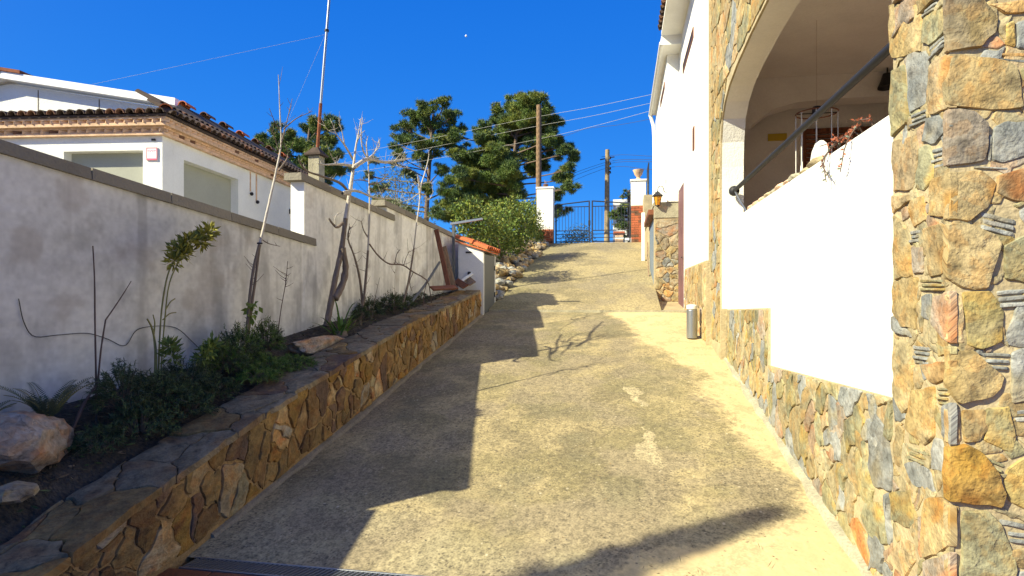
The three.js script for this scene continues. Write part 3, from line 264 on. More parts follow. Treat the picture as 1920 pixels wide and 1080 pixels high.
const soilMap = tex(512, 512, (i, j) => { const x = F(i, 512), y = F(j, 512), a = fbm(x * 8, y * 8, 5, 8), b = fbm(x * 60, y * 60, 3, 60), v = 0.5 + (a - 0.5) * 0.9 + (b - 0.5) * 0.9; return [0.085 * v + 0.006, 0.064 * v + 0.005, 0.042 * v + 0.003]; });
M.soil = std({ map: soilMap, bumpMap: gritBump, bumpScale: 0.02, roughness: 1 });
M.field = std({ map: soilMap, color: lin(2.6, 2.6, 2.1), roughness: 1 });
{
  const xs = [-400, -200, -100, -60, ...span(-40, 40, 40), 60, 100, 200, 400], zs = [120, 60, 30, 15, 8, ...span(4, -46, 50), -60, -90, -150, -250, -400];
  struct('ground', sheet(xs, zs, (x, z) => (z < -26 ? roadY(-26) - 0.07 * (-z - 26) : roadY(z)) - 0.3 + (Math.abs(x) > 8 ? (fbm(x * 0.1 + 50, z * 0.1 + 50, 3) - 0.5) * 0.6 : 0), (x, z) => [x / 3, z / 3]), M.field);
}
// driveway surface: worn, speckled concrete with grime, moss and a clean cement band along the house
const EDGE = [[-3.3, -0.35], [-3.8, 0.1], [-4.15, 0.75], [-4.5, 1.25], [-4.92, 1.30], [-5.44, 1.13], [-6.04, 1.01], [-6.91, 0.94], [-7.9, 0.86], [-8.75, 0.70], [-9.2, 0.42], [-9.54, 0.28], [-10.52, 0.0], [-11.62, -0.2], [-12.1, -0.25]];
function groundAlbedo(W, H, x0, x1, z0, z1, lower, seed) {
  const A = new Float32Array(W * H * 3), R = rng(seed), sx = (x1 - x0) / W, sz = (z1 - z0) / H;
  const patch = [[[0.22, -5.92], [0.06, -5.18], [0.15, -5.12], [0.37, -5.04], [0.30, -5.45]], [[0.02, -7.17], [0.17, -7.15], [0.26, -6.5], [0.17, -6.48]]];
  for (let j = 0; j < H; j++) for (let i = 0; i < W; i++) {
    const x = x0 + (i + 0.5) * sx, z = z0 + (j + 0.5) * sz, k = (j * W + i) * 3;
    const b1 = fbm(x * 1.3 + 20, z * 1.3 + 70, 5), b2 = fbm(x * 5 + 3, z * 5 + 90, 4), hi = fbm(x * 34 + 7, z * 34 + 100, 3), hj = n2(x * 120, z * 120);
    const str = fbm(x * 6 + 40, z * 1.4 + 30, 4);
    let c = mix3([0.34, 0.275, 0.145], [0.205, 0.168, 0.09], sm(0.40, 0.60, b1 * 0.75 + b2 * 0.35 - 0.05 - (lower ? 0.13 * sm(-0.3, 0.5, x + (b1 - 0.5)) : 0)));
    let clean = 0;
    if (lower) {
      const e = lerpTab(EDGE, z) + (b1 - 0.5) * 0.5 + (b2 - 0.5) * 0.28; clean = sm(-0.10, 0.12, x - e + (hi - 0.5) * 0.12) * (0.62 + 0.38 * sm(0.35, 0.6, b2));
      const moss = sm(0.52, 0.64, fbm(x * 2.2 + 61, z * 2.2 + 17, 5)) ;
      c = mix3(c, [0.150, 0.132, 0.075], sm(0.50, 0.66, fbm(x * 2.7 + 14, z * 2.7 + 52, 5) + (hi - 0.5) * 0.2) * 0.6); c = mix3(c, [0.22, 0.185, 0.085], moss * 0.45);
      const pale = sm(-4.5, -3.8, z + (b1 - 0.5) * 1.2) * 0.5; c = mix3(c, [0.42, 0.36, 0.22], pale);
      c = mix3(c, [0.245, 0.20, 0.125], (1 - clean) * sm(0.46, 0.66, fbm(x * 1.9 + 5, z * 1.9 + 33, 5)) * 0.8);
      for (const p of patch) if (inside(p, x + (b2 - 0.5) * 0.22 + (hi - 0.5) * 0.05, z + (b1 - 0.5) * 0.3 + (hi - 0.5) * 0.08)) c = mix3(c, [0.40, 0.335, 0.20], 0.85);
    } else {
      c = mix3(c, [0.34, 0.275, 0.145], sm(-0.9, 0.4, x + (b1 - 0.5) * 1.4) * 0.8); c = mix3(c, [0.23, 0.19, 0.12], sm(0.46, 0.66, fbm(x * 1.6 + 8, z * 0.9 + 44, 5)) * 0.75);
      c = mix3(c, [0.26, 0.23, 0.10], sm(-1.5, -2.4, x + (b2 - 0.5)) * 0.5);
    }
    const gr = (1 - clean * 0.85), v = 1 + gr * ((hi - 0.5) * 0.85 + (hj - 0.5) * 0.7) + (b2 - 0.5) * 0.30;
    if (clean > 0) c = mix3(c, mix3([0.63, 0.50, 0.27], [0.52, 0.41, 0.22], sm(0.4, 0.65, b2)), clean);
    A[k] = c[0] * v; A[k + 1] = c[1] * v; A[k + 2] = c[2] * v;
  }
  const n = lower ? 60000 : 9000; // exposed grit, pits and pale chips
  for (let s = 0; s < n; s++) {
    const x = mix(x0, x1, R()), z = mix(z0, z1, R()), dark = R() < 0.93, r = (0.003 + 0.009 * R() * R()) * (lower ? 1 : 1.6);
    if (lower && x > lerpTab(EDGE, z) - 0.05 && R() < 0.9) continue; if (fbm(x * 1.7 + 9, z * 1.7 + 60, 3) < 0.45 && R() < 0.8) continue;
    const ex = 0.6 + R() * 1.2, w = 0.4 + 0.55 * R();
    const ia = Math.floor((x - r * 2 - x0) / sx), ib = Math.ceil((x + r * 2 - x0) / sx), za = (z - r * 2 - z0) / sz, zb = (z + r * 2 - z0) / sz, ja = Math.floor(Math.min(za, zb)), jb = Math.ceil(Math.max(za, zb));
    for (let j = Math.max(0, ja); j <= Math.min(H - 1, jb); j++) for (let i = Math.max(0, ia); i <= Math.min(W - 1, ib); i++) {
      const dx = x0 + (i + 0.5) * sx - x, dz = (z0 + (j + 0.5) * sz - z) * ex, q = sm(1.3, 0.5, Math.hypot(dx, dz) / r) * w; if (q <= 0) continue; const k = (j * W + i) * 3;
      const t = dark ? [0.09, 0.075, 0.05] : [0.55, 0.48, 0.34]; for (let m = 0; m < 3; m++) A[k + m] = mix(A[k + m], t[m], q);
    }
  }
  const cracks = lower ? [[[-2.3, -5.7], [-1.2, -5.95], [-0.2, -5.85], [0.5, -6.1], [1.0, -6.05]], [[-2.5, -8.6], [-1.5, -8.75], [-0.3, -8.55], [0.4, -8.3]], [[0.3, -8.3], [0.45, -7.5], [0.42, -6.9], [0.6, -6.3]], [[0.55, -4.2], [0.7, -4.6], [0.66, -5.0]]] : [[[-2.5, -15], [-1, -15.3], [0.5, -15.1]], [[-2.5, -18.4], [-1, -18.2], [0.5, -18.5]]];
  for (const c of cracks) for (let s = 0; s < c.length - 1; s++) { const L = Math.hypot(c[s + 1][0] - c[s][0], c[s + 1][1] - c[s][1]); for (let t = 0; t < 1; t += 0.004 / L) { const x = mix(c[s][0], c[s + 1][0], t), z = mix(c[s][1], c[s + 1][1], t), w = (fbm(x * 6, z * 6 + 40, 4) - 0.5) * 0.16; const i = Math.round((x + w - x0) / sx), j = Math.round((z + w * 0.8 - z0) / sz); if (i < 0 || j < 0 || i >= W || j >= H || n2(x * 9, z * 9) < 0.35) continue; const k = (j * W + i) * 3; for (let m = 0; m < 3; m++) A[k + m] *= 0.5; } }
  return tex(W, H, (i, j) => { const k = (j * W + i) * 3; return [A[k], A[k + 1], A[k + 2]]; });
}
{
  const x0 = -2.72, x1 = 1.45, z0 = -3.42, z1 = -12.05;
  const map = groundAlbedo(1024, 1792, x0, x1, z0, z1, true, 5); map.wrapS = map.wrapT = THREE.ClampToEdgeWrapping;
  M.road = std({ map, bumpMap: gritBump, bumpScale: 0.006, roughness: 0.95 });
  const g = sheet(span(x0, x1, 60), span(z0, z1, 120), (x, z) => roadY(z) + (fbm(x * 1.2 + 9, z * 1.2 + 80, 3) - 0.5) * 0.03 * sm(-3.45, -4.2, z), (x, z) => [(x - x0) / (x1 - x0), (z - z0) / (z1 - z0)]);
  struct('driveway', g, M.road);
  const a0 = -2.62, a1 = 0.75, b0 = -12.0, b1 = -22.6, up = groundAlbedo(512, 1024, a0, a1, b0, b1, false, 8); up.wrapS = up.wrapT = THREE.ClampToEdgeWrapping;
  M.roadUp = std({ map: up, bumpMap: gritBump, bumpScale: 0.008, roughness: 0.95 });
  const right = (z) => 0.75;
  const ys = (x, z) => roadY(z) + 0.035 + (fbm(x * 1.1 + 30, z * 1.1 + 80, 3) - 0.5) * 0.05 * sm(-12, -12.6, z);
  const gu = sheet(span(0, 1, 34), span(b0, b1, 90), (t, z) => ys(mix(a0, right(z), t), z), (t, z) => [(mix(a0, right(z), t) - a0) / (a1 - a0), (z - b0) / (b1 - b0)]);
  const p = gu.attributes.position; for (let i = 0; i < p.count; i++) p.setX(i, mix(a0, right(p.getZ(i)), p.getX(i))); gu.computeVertexNormals();
  struct('upper_driveway', gu, M.roadUp);
  // slab edge where the upper ramp starts, the level landing by the house and the side of the ramp above it
  const R = rng(3), pts = []; for (let i = 0; i <= 24; i++) { const x = mix(-2.6, 1.22, i / 24); pts.push([x, roadY(-12) + 0.034 + (R() - 0.5) * 0.006, -11.97 + (R() - 0.5) * 0.03]); }
  struct('driveway_step', merge(pts.slice(0, -1).map((q, i) => { const n = pts[i + 1]; return hexa([[q[0], 1.15, q[2]], [n[0], 1.15, n[2]], [n[0], 1.15, -12.12], [q[0], 1.15, -12.12]], [[q[0], q[1], q[2]], [n[0], n[1], n[2]], [n[0], n[1] + 0.004, -12.12], [q[0], q[1] + 0.004, -12.12]]); })), M.concrete);
  struct('landing', merge([hexa([[0.72, 1.0, -14.05], [1.26, 1.0, -14.05], [1.26, 1.0, -12.1], [0.72, 1.0, -12.1]], [[0.72, 1.46, -14.05], [1.26, 1.42, -14.05], [1.26, 1.285, -12.1], [0.72, 1.285, -12.1]])]), std({ map: mortarMap, color: lin(1.05, 1.0, 0.95), bumpMap: gritBump, bumpScale: 0.006 }));
  struct('road_beyond_gate', sheet(span(-9, 9, 18), [-22.5, -24, -26, -30, -40], (x, z) => (z < -26 ? roadY(-26) - 0.06 * (-z - 26) : roadY(z)) + (z > -22.55 ? 0.02 : 0.0), (x, z) => [x / 4, z / 4]), std({ map: mortarMap, color: lin(0.75, 0.75, 0.75), roughness: 0.95 }));
}
// terracotta floor below the drain: tiles laid one by one on a bed
{
  const bed = struct('tile_floor', box(-2.7, 2.4, -0.25, -0.062, -3.275, 3.0), M.mortarDark), R = rng(17), mats = [0.85, 1, 1.15].map((k) => std({ map: clayMap, color: lin(0.24 * k, 0.085 * k, 0.035 * k), roughness: 0.55, bumpMap: gritBump, bumpScale: 0.002 }));
  for (let a = 0; a < 17; a++) for (let b = 0; b < 8; b++) { const x = -2.68 + a * 0.3, z = -3.27 + b * 0.3; const g = new RoundedBoxGeometry(0.288, 0.02, 0.288, 1, 0.004); g.translate(x + 0.147, -0.053, z + 0.147); part('floor_tile', metric(g, 2, R() * 3, R() * 3), pick(mats, R), bed); }
}
// drain grate across the foot of the ramp
{
  const t = thing('drain_grate', 'grey metal slotted drain grate across the foot of the concrete driveway', 'drain', [-0.6, -0.045, -3.35]);
  part('channel', merge([box(-2.62, 1.4, -0.22, -0.2, -3.43, -3.28)]), M.dark, t);
  part('frame', merge([box(-2.62, 1.4, -0.1, -0.038, -3.43, -3.416, 0.003), box(-2.62, 1.4, -0.1, -0.038, -3.289, -3.275, 0.003)]), M.galv, t);
  const R = rng(4); let n = 0;
  for (let x = -2.6; x < 1.38; x += 0.031) { const sl = 0.05, g = hexa([[x, -0.07, -3.416], [x + 0.011, -0.07, -3.416], [x + 0.011 - sl, -0.07, -3.289], [x - sl, -0.07, -3.289]].map((p) => [Math.max(-2.61, p[0]), p[1], p[2]]), [[x, -0.041, -3.416], [x + 0.011, -0.041, -3.416], [x + 0.011 - sl, -0.041, -3.289], [x - sl, -0.041, -3.289]].map((p) => [Math.max(-2.61, p[0]), p[1], p[2]])); part('slat', g, M.galv, t); }
}

// ---------- planter with its rubble wall ----------
const capY = (z) => lerpTab([[3, 0.2], [-1.5, 0.2], [-2.45, 0.30], [-3.04, 0.45], [-3.9, 0.64], [-4.64, 0.78], [-5.75, 0.97], [-7.29, 1.21], [-9.51, 1.46], [-11.5, 1.68]], z);
const wallX = (z) => -4.15 - 0.0667 * z;
const baseY = (z) => lerpTab([[3, 0.5], [-2, 0.62], [-3.4, 0.80], [-4.8, 0.93], [-6.1, 1.1], [-7.1, 1.23], [-9.5, 1.45], [-12.4, 1.72]], z);
{
  const t = thing('planter_wall', 'low golden rubble stone retaining wall along the driveway', 'stone wall', [-2.9, 0, -6.5]);
  const zs = span(2.0, -11.55, 60), core = [];
  for (let i = 0; i < zs.length - 1; i++) { const a = zs[i], b = zs[i + 1], ya = capY(a) - 0.03, yb = capY(b) - 0.03, ga = Math.min(roadY(a), 3) - 0.15, gb = roadY(b) - 0.15; core.push(hexa([[-3.12, ga, a], [-2.675, ga, a], [-2.675, gb, b], [-3.12, gb, b]], [[-3.12, ya, a], [-2.675, ya, a], [-2.675, yb, b], [-3.12, yb, b]])); }
  const c = part('mortar_core', merge(core), M.mortarDark, t);
  const R = rng(21); let id = 0;
  // face stones: cells are laid in (distance, height fraction) and bent to the sloping wall
  const W = 0.62, hgt = (z) => capY(z) - 0.02 - (roadY(z) + 0.03);
  const map = (u, v, d) => { const z = u, f = clamp(v / W), y = roadY(z) + 0.03 + f * hgt(z); return [-2.675 + d, y, z]; };
  const mapR = (u, v, d) => map(-u, v, d); // u runs away from the viewer, the face looks to +x
  for (const p of cells(1.6, 11.52, 0, W, 185, R, 1.4, 0)) { const k = pick('qqqnnkkkmmqwqtrk', R); id++; const m = part('stone', stoneGeo(shrink(p, 0.008 + R() * 0.008), mapR, k, { proud: 0.006 + R() * 0.016, seed: id, seg: 0.05, jit: 0.2, rough: 1.4 }), stoneMat(k, R), c); }
  // flat cap stones
  const mapC = (u, v, d) => { const z = -u; return [-2.66 - v, capY(z) - 0.028 + d, z]; };
  for (const p of cells(1.2, 11.5, -0.02, 0.46, 60, R, 0.8, 0)) { const k = pick('dddmdqd', R); id++; const q = shrink(p, 0.004), g = stoneGeo(q.map(([u, v]) => [u, v]), (u, v, d) => mapC(u, v, d), k, { proud: 0.022 + R() * 0.012, seed: id, seg: 0.07, rough: 0.6 }); part('cap_stone', g, stoneMat(k === 'd' ? 'g' : 'o', R), c); }
  // pale cement fillet at the foot
  const f = [], rr = rng(31), w = zs.map((z) => (0.015 + rr() * 0.06) * sm(-3.4, -4.2, z)); for (let i = 22; i < zs.length - 1; i++) { const a = zs[i], b = zs[i + 1]; if (a > -3.5) continue; f.push(hexa([[-2.69, roadY(a) - 0.03, a], [-2.64 + w[i], roadY(a) - 0.03, a], [-2.64 + w[i + 1], roadY(b) - 0.03, b], [-2.69, roadY(b) - 0.03, b]], [[-2.69, roadY(a) + 0.035, a], [-2.66 + w[i] * 0.5, roadY(a) + 0.018, a], [-2.66 + w[i + 1] * 0.5, roadY(b) + 0.018, b], [-2.69, roadY(b) + 0.035, b]])); }
  part('cement_fillet', merge(f), M.coping, t);
  struct('planter_soil', sheet(span(0, 1, 10), span(2, -12.4, 70), (s, z) => mix(capY(z) - 0.07, baseY(z), Math.pow(s, 0.8)) + (fbm(s * 4, z * 2 + 40, 3) - 0.5) * 0.1 * Math.sin(Math.PI * s), (s, z) => [s * 0.8, z]), M.soil);
  const so = scene.getObjectByName('planter_soil').geometry, sp = so.attributes.position; for (let i = 0; i < sp.count; i++) { const z = sp.getZ(i); sp.setX(i, mix(-3.1, wallX(z) - 0.05, sp.getX(i))); } so.computeVertexNormals();
}

// ---------- stepped boundary wall ----------
{
  const WX0 = -4.3, L = 14.6; // one stain map along the whole wall face
  const stain = tex(1536, 384, (i, j) => {
    const z = 1.0 - F(i, 1536) * L, y = F(j, 384) * 3.4, a = fbm(z * 1.1 + 60, y * 1.1 + 20, 5), b = fbm(z * 5 + 9, y * 5, 4), c = fbm(z * 28 + 50, y * 28, 3), run = fbm(z * 7 + 80, y * 0.7 + 5, 4);
    const bounceLift = z < -6.72 ? 0.17 : 0; let v = 0.65 + bounceLift + (a - 0.5) * 0.16 + (b - 0.5) * 0.20 + (c - 0.5) * 0.20, col = [v, v * 0.99, v * 0.935];  // far sections lighter: bounce from the white house put into the colour
    col = mix3(col, [0.30, 0.285, 0.26], sm(0.52, 0.74, run) * 0.4); col = mix3(col, [0.30, 0.235, 0.17], sm(0.60, 0.75, fbm(z * 2.6 + 31, y * 2.6 + 77, 5)) * 0.3); col = mix3(col, [0.22, 0.215, 0.20], sm(0.59, 0.78, fbm(z * 4.5 + 11, y * 2.5 + 47, 5)) * 0.35);
    return col;
  });
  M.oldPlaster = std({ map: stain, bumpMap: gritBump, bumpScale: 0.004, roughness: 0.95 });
  const t = thing('boundary_wall', 'weathered white plaster boundary wall stepping up beside the planter', 'wall', [-3.8, 0, -6.5]);
  const T = 0.17, segs = [[3.0, -2.5, 2.0, 2.0], [-2.5, -6.93, 2.58, 2.19], [-6.72, -9.18, 2.94, 2.76], [-8.95, -12.6, 2.95, 2.70]];
  const cop = [[3.0, -2.46, 2.0, 2.0], [-2.42, -6.95, 2.58, 2.19], [-6.62, -9.2, 2.94, 2.76], [-8.82, -12.7, 2.95, 2.70]];
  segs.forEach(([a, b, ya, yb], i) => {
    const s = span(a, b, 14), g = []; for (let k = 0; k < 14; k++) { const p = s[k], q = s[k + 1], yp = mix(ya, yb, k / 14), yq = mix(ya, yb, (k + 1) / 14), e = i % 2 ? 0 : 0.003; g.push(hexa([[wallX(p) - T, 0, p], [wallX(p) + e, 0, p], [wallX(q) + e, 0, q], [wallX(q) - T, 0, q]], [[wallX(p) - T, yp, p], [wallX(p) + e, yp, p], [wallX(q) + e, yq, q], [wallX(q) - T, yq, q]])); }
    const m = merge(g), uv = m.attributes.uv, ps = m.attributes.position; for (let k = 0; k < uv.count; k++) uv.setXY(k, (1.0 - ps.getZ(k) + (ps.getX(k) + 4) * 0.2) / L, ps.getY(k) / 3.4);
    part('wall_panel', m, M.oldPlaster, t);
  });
  const R = rng(8), tones = [0.9, 1, 1.12].map((k) => std({ map: plasterMap, color: lin(0.25 * k, 0.225 * k, 0.18 * k), bumpMap: gritBump, bumpScale: 0.006, roughness: 0.95 }));
  cop.forEach(([a, b, ya, yb], i) => { // each coping slab is a piece
    const n = Math.round((a - b) / 0.72); for (let k = 0; k < n; k++) { const p = mix(a, b, k / n) - 0.003, q = mix(a, b, (k + 1) / n) + 0.003, yp = mix(ya, yb, k / n) + 0.001, yq = mix(ya, yb, (k + 1) / n) + 0.001, o = 0.028, h = 0.085 + R() * 0.006; part('coping_slab', hexa([[wallX(p) - T - o, yp, p], [wallX(p) + o, yp, p], [wallX(q) + o, yq, q], [wallX(q) - T - o, yq, q]], [[wallX(p) - T - o + 0.006, yp + h, p - 0.004], [wallX(p) + o - 0.006, yp + h, p - 0.004], [wallX(q) + o - 0.006, yq + h, q + 0.004], [wallX(q) - T - o + 0.006, yq + h, q + 0.004]]), pick(tones, R), t); }
  });
}
// ---------- the house on the right ----------
const archPts = [[-8.56, 3.3], [-8.53, 3.62], [-8.42, 3.9], [-8.2, 4.06], [-7.9, 4.16], [-7.4, 4.23], [-6.6, 4.27], [-5.2, 4.27], [-4.4, 4.22], [-3.9, 4.1], [-3.6, 3.85], [-3.5, 3.4]];
const halfTile = (r, len, th = 0.014, taper = 0.85) => { // barrel tile along +x, its mouth at x = 0
  const pos = [], idx = [], n = 8; for (const [x, k] of [[0, 1], [len, taper]]) for (const q of [r, r - th]) for (let i = 0; i <= n; i++) { const a = Math.PI * i / n; pos.push(x, Math.sin(a) * q * k, Math.cos(a) * q * k); }
  const m = n + 1; for (let i = 0; i < n; i++) { const f = (a, b, c, d) => idx.push(a, b, c, b, d, c); f(i, i + 1, 2 * m + i, 2 * m + i + 1); f(m + i + 1, m + i, 3 * m + i + 1, 3 * m + i); f(i + 1, i, m + i + 1, m + i); f(2 * m + i, 2 * m + i + 1, 3 * m + i, 3 * m + i + 1); }
  const g = new THREE.BufferGeometry(); g.setAttribute('position', new THREE.Float32BufferAttribute(pos, 3)); g.setIndex(idx); return metric(toCreasedNormals(g, 0.6), 1.5);
};
function place(geo, x, y, z, ry = 0, rz = 0, rx = 0) { const g = geo.clone(); g.applyMatrix4(new THREE.Matrix4().compose(V3(x, y, z), new THREE.Quaternion().setFromEuler(new THREE.Euler(rx, ry, rz, 'YXZ')), V3(1, 1, 1))); return g; }
{
  const H = thing('white_house', 'white house with stone arcade, raised porch and rubble plinth along the driveway', 'house', [1.6, 0, -7]);
  const R = rng(77); let id = 500;
  const mapS = (u, v, d) => [1.385 - d, v, u], mapF = (u, v, d) => [u, v, -2.915 + d];
  // corner pillar
  const pil = part('stone_pillar', box(1.385, 1.95, -0.2, 6.2, -3.47, -2.915), M.mortar, H);
  const flat = (p, w) => { let area = Math.abs(centroid(p)[2]); return area < 0.0035; };
  for (const [list, map] of [[SIDE, mapS], [FRONT, mapF]]) for (const [k, p0, pr] of list) { id++; const p = p0.length > 4 || Math.abs(centroid(p0)[2]) > 0.0035 ? p0.map(([u, v]) => [map === mapS ? (u > -2.945 ? -2.903 : u) : (u < 1.412 ? 1.374 : u), v]) : p0; const thin = p.length === 4 && flat(p), g = stoneGeo(thin ? p : shrink(p, -0.006), map, k, { proud: pr * (thin ? 0.45 : 0.48) + 0.003, seed: id, seg: thin ? 0.04 : 0.05, rough: thin ? 0.3 : 1, jit: thin ? 0.1 : 0.3 }); part(thin ? 'slate_slab' : 'stone', g, stoneMat(k, R), pil); }
  // smaller stones bedded between the large ones
  for (const [list, map, u0, u1, n] of [[SIDE, mapS, -3.462, -2.915, 210], [FRONT, mapF, 1.388, 1.70, 130]]) for (const p of cells(u0, u1, 0.0, 2.9, n, R, 1, 0)) { const c = centroid(p); if (list.some(([, q]) => inside(q, c[0], c[1])) || Math.abs(c[2]) < 0.0012) continue; const k = pick('fffftvgcfpf', R); id++; part('chip', stoneGeo(shrink(p, 0.006), map, k, { proud: 0.005 + R() * 0.004, seed: id, seg: 0.08, rough: 0.8 }), stoneMat(k, R), pil); }
  for (const [map, u0, u1] of [[mapS, -3.45, -2.90], [mapF, 1.385, 1.95]]) for (const p of cells(u0, u1, 2.9, 4.6, 16, R, 1, 1)) { const k = pick('ootgvrcp', R); id++; part('stone', stoneGeo(shrink(p, 0.014), map, k, { proud: 0.025, seed: id, seg: 0.08 }), stoneMat(k, R), pil); }
  for (const p of cells(1.68, 1.95, 0.0, 2.85, 14, R, 1, 1)) { const k = pick('ootgvrcp', R); id++; part('stone', stoneGeo(shrink(p, 0.014), mapF, k, { proud: 0.025, seed: id, seg: 0.08 }), stoneMat(k, R), pil); }
  // stepped plinth
  const pl = part('plinth', prismX([[-9.3, 0.5], [-3.47, -0.2], [-3.47, 1.06], [-6.22, 0.92], [-6.22, 1.47], [-9.3, 1.38]], 1.388, 1.7), M.mortar, H); part('plinth_end', box(1.305, 1.387, 0.6, 1.41, -8.568, -8.53), M.mortar, H);
  const traced = SIDE.filter(([, p]) => p.some(([z]) => z < -3.47)).map(([, p]) => p);
  const keep = [];
  for (let p of cells(-9.28, -3.475, -0.1, 1.46, 270, R, 1.2, 0)) {
    const c0 = centroid(p); p = clipHalf(p, -K1, -1, -(K1 * (-0) + (-3.7 * K1)) ); // above the driveway line y = K1 (-z - 3.7)
    if (p.length < 3) continue; p = c0[0] > -6.22 ? clipHalf(clipHalf(p, -0.0509, 1, 1.235), -1, 0, 6.205) : clipHalf(clipHalf(p, -0.0292, 1, 1.642), 1, 0, -6.235);
    if (p.length < 3) continue; const c = centroid(p); if (Math.abs(c[2]) < 0.006) continue;
    if (traced.some((q) => inside(q, c[0], c[1]))) continue;
    const k = pick('vvfvtggfogcpfvgft', R); id++; part('stone', stoneGeo(shrink(p, 0.007), mapS, k, { proud: 0.006 + R() * 0.012, seed: id, seg: 0.07, rough: 0.8 }), stoneMat(k, R), pl);
  }
  // pale cement run along the foot of the plinth
  { const zs = span(-3.0, -9.5, 30), q = rng(5), w = zs.map(() => 0.03 + q() * 0.05), f = []; for (let i = 0; i < 30; i++) { const a = zs[i], b = zs[i + 1]; f.push(hexa([[1.36 - w[i], roadY(a) - 0.05, a], [1.4, roadY(a) - 0.05, a], [1.4, roadY(b) - 0.05, b], [1.36 - w[i + 1], roadY(b) - 0.05, b]], [[1.375 - w[i] * 0.6, roadY(a) + 0.022, a], [1.4, roadY(a) + 0.05, a], [1.4, roadY(b) + 0.05, b], [1.375 - w[i + 1] * 0.6, roadY(b) + 0.022, b]])); } part('cement_fillet', merge(f), M.concrete, H); }
  // arcade wall: stone facing outside, plaster within
  const outline = [[-9.36, 0.6], [-8.57, 0.6], ...archPts, [-3.46, 3.4], [-3.46, 6.2], [-9.36, 6.2]];
  const ar = part('arcade_facing', prismX(outline, 1.30, 1.322), M.mortar, H);
  part('arch_wall', prismX(outline, 1.324, 1.60), M.white, H);
  const mapA = (u, v, d) => [1.30 - d, v, u], sets = [cells(-9.34, -8.57, 0.95, 4.3, 46, R, 0.9, 1), cells(-9.34, -5.2, 4.3, 6.2, 80, R, 0.75, 1)];
  const corner = []; for (let p of cells(-8.57, -6.6, 3.3, 4.3, 26, R, 0.8, 1)) { p = clipHalf(p, 0.9, -1, 0.9 * -8.3 - 4.02); if (p.length > 2 && Math.abs(centroid(p)[2]) > 0.002) corner.push(p); } sets.push(corner);
  for (const s of sets) for (const p of s) { const k = pick('ooovtcgrotv', R); id++; part('stone', stoneGeo(shrink(p, 0.008), mapA, k, { proud: 0.008 + R() * 0.014, seed: id, seg: 0.08, rough: 0.9 }), stoneMat(k, R), ar); }
  // parapet with small stones along its top
  const pa = part('parapet', box(1.41, 1.63, 0.8, 2.565, -8.56, -3.465, 0.012), M.white, H);
  for (let i = 0; i < 11; i++) { const z = -7.35 + i * 0.26 + R() * 0.1; if (z > -5.0 && R() < 0.3) continue; const s = 0.05 + R() * 0.05, g = new THREE.IcosahedronGeometry(1, 1); const ps = g.attributes.position; for (let j = 0; j < ps.count; j++) { const q = 0.8 + n3(ps.getX(j) * 2 + i * 3, ps.getY(j) * 2, ps.getZ(j) * 2 + i) * 0.5; ps.setXYZ(j, ps.getX(j) * q * 0.06, ps.getY(j) * q * 0.035, ps.getZ(j) * q * (0.07 + s)); } g.computeVertexNormals(); g.translate(1.45 + R() * 0.03, 2.585, z); part('edging_stone', metric(g), pick([M.mortar, M.concrete, M.brickPink], R), pa); }
  // porch room behind the arch
  part('porch_floor', box(1.63, 5.2, 1.7, 1.95, -10.25, -3.0), std({ map: clayMap, color: lin(0.56, 0.37, 0.27), roughness: 0.7 }), H);
  part('porch_ceiling', box(1.602, 5.2, 5.02, 5.2, -11.5, -2.95), M.porch, H);
  part('porch_back_wall', box(5.0, 5.2, 0.5, 5.018, -11.5, -2.95), M.porch, H);
  part('porch_side_wall', merge([box(1.952, 5.0, 0.5, 5.018, -3.2, -2.95), box(1.365, 1.6, 0.5, 6.2, -11.3, -9.362)]), M.porch, H);
  { const o = [[1.602, 1.7], [1.75, 1.7], [1.75, 3.5], [1.85, 4.0], [2.05, 4.3], [2.35, 4.52], [2.7, 4.61], [3.2, 4.64], [4.6, 4.64], [4.6, 1.7], [5.0, 1.7], [5.0, 5.018], [1.602, 5.018]]; part('inner_arch', prismZ(o, -10.62, -10.25), M.porch, H); }
  part('porch_end_wall', box(1.602, 5.0, 0.5, 5.018, -11.3, -10.98), M.porch, H);
  const sh = part('shuttered_window', merge([box(2.98, 3.04, 2.6, 4.36, -10.978, -10.93), box(3.98, 4.04, 2.6, 4.36, -10.978, -10.93), box(3.04, 3.98, 4.3, 4.36, -10.978, -10.93)]), M.wood, H);
  for (let y = 2.62; y < 4.28; y += 0.075) part('louvre', place(new THREE.BoxGeometry(0.93, 0.062, 0.012), 3.51, y + 0.03, -10.955, 0, 0, 0.5), M.wood, sh);
  // main white front beyond the arcade, its stone base, roof and eaves
  part('facade', box(1.262, 1.6, 0.6, 7.12, -14.02, -9.39), M.white, H);
  const fb = part('facade_base', merge([box(1.225, 1.2615, 0.6, 2.1, -12.45, -9.362), box(1.2625, 1.36, 0.6, 7.0, -9.388, -9.362)]), M.mortar, H);
  for (let p of cells(-12.43, -9.38, 0.9, 2.09, 44, R, 1.3, 1)) { if (centroid(p)[1] < roadY(centroid(p)[0])) continue; const k = pick('ococrtpo', R); id++; part('stone', stoneGeo(shrink(p, 0.011), (u, v, d) => [1.225 - d, v, u], k, { proud: 0.008 + R() * 0.01, seed: id, seg: 0.09 }), stoneMat(k, R), fb); }
  part('upper_facade', box(1.0, 1.6, 3.662, 6.92, -18.6, -14.022), M.white, H);
  part('soffit', box(0.84, 1.8, 7.12, 7.18, -13.45, -9.0), M.white, H);
  part('gutter_soffit', box(0.84, 1.6, 6.922, 7.119, -18.7, -13.45), M.white, H);
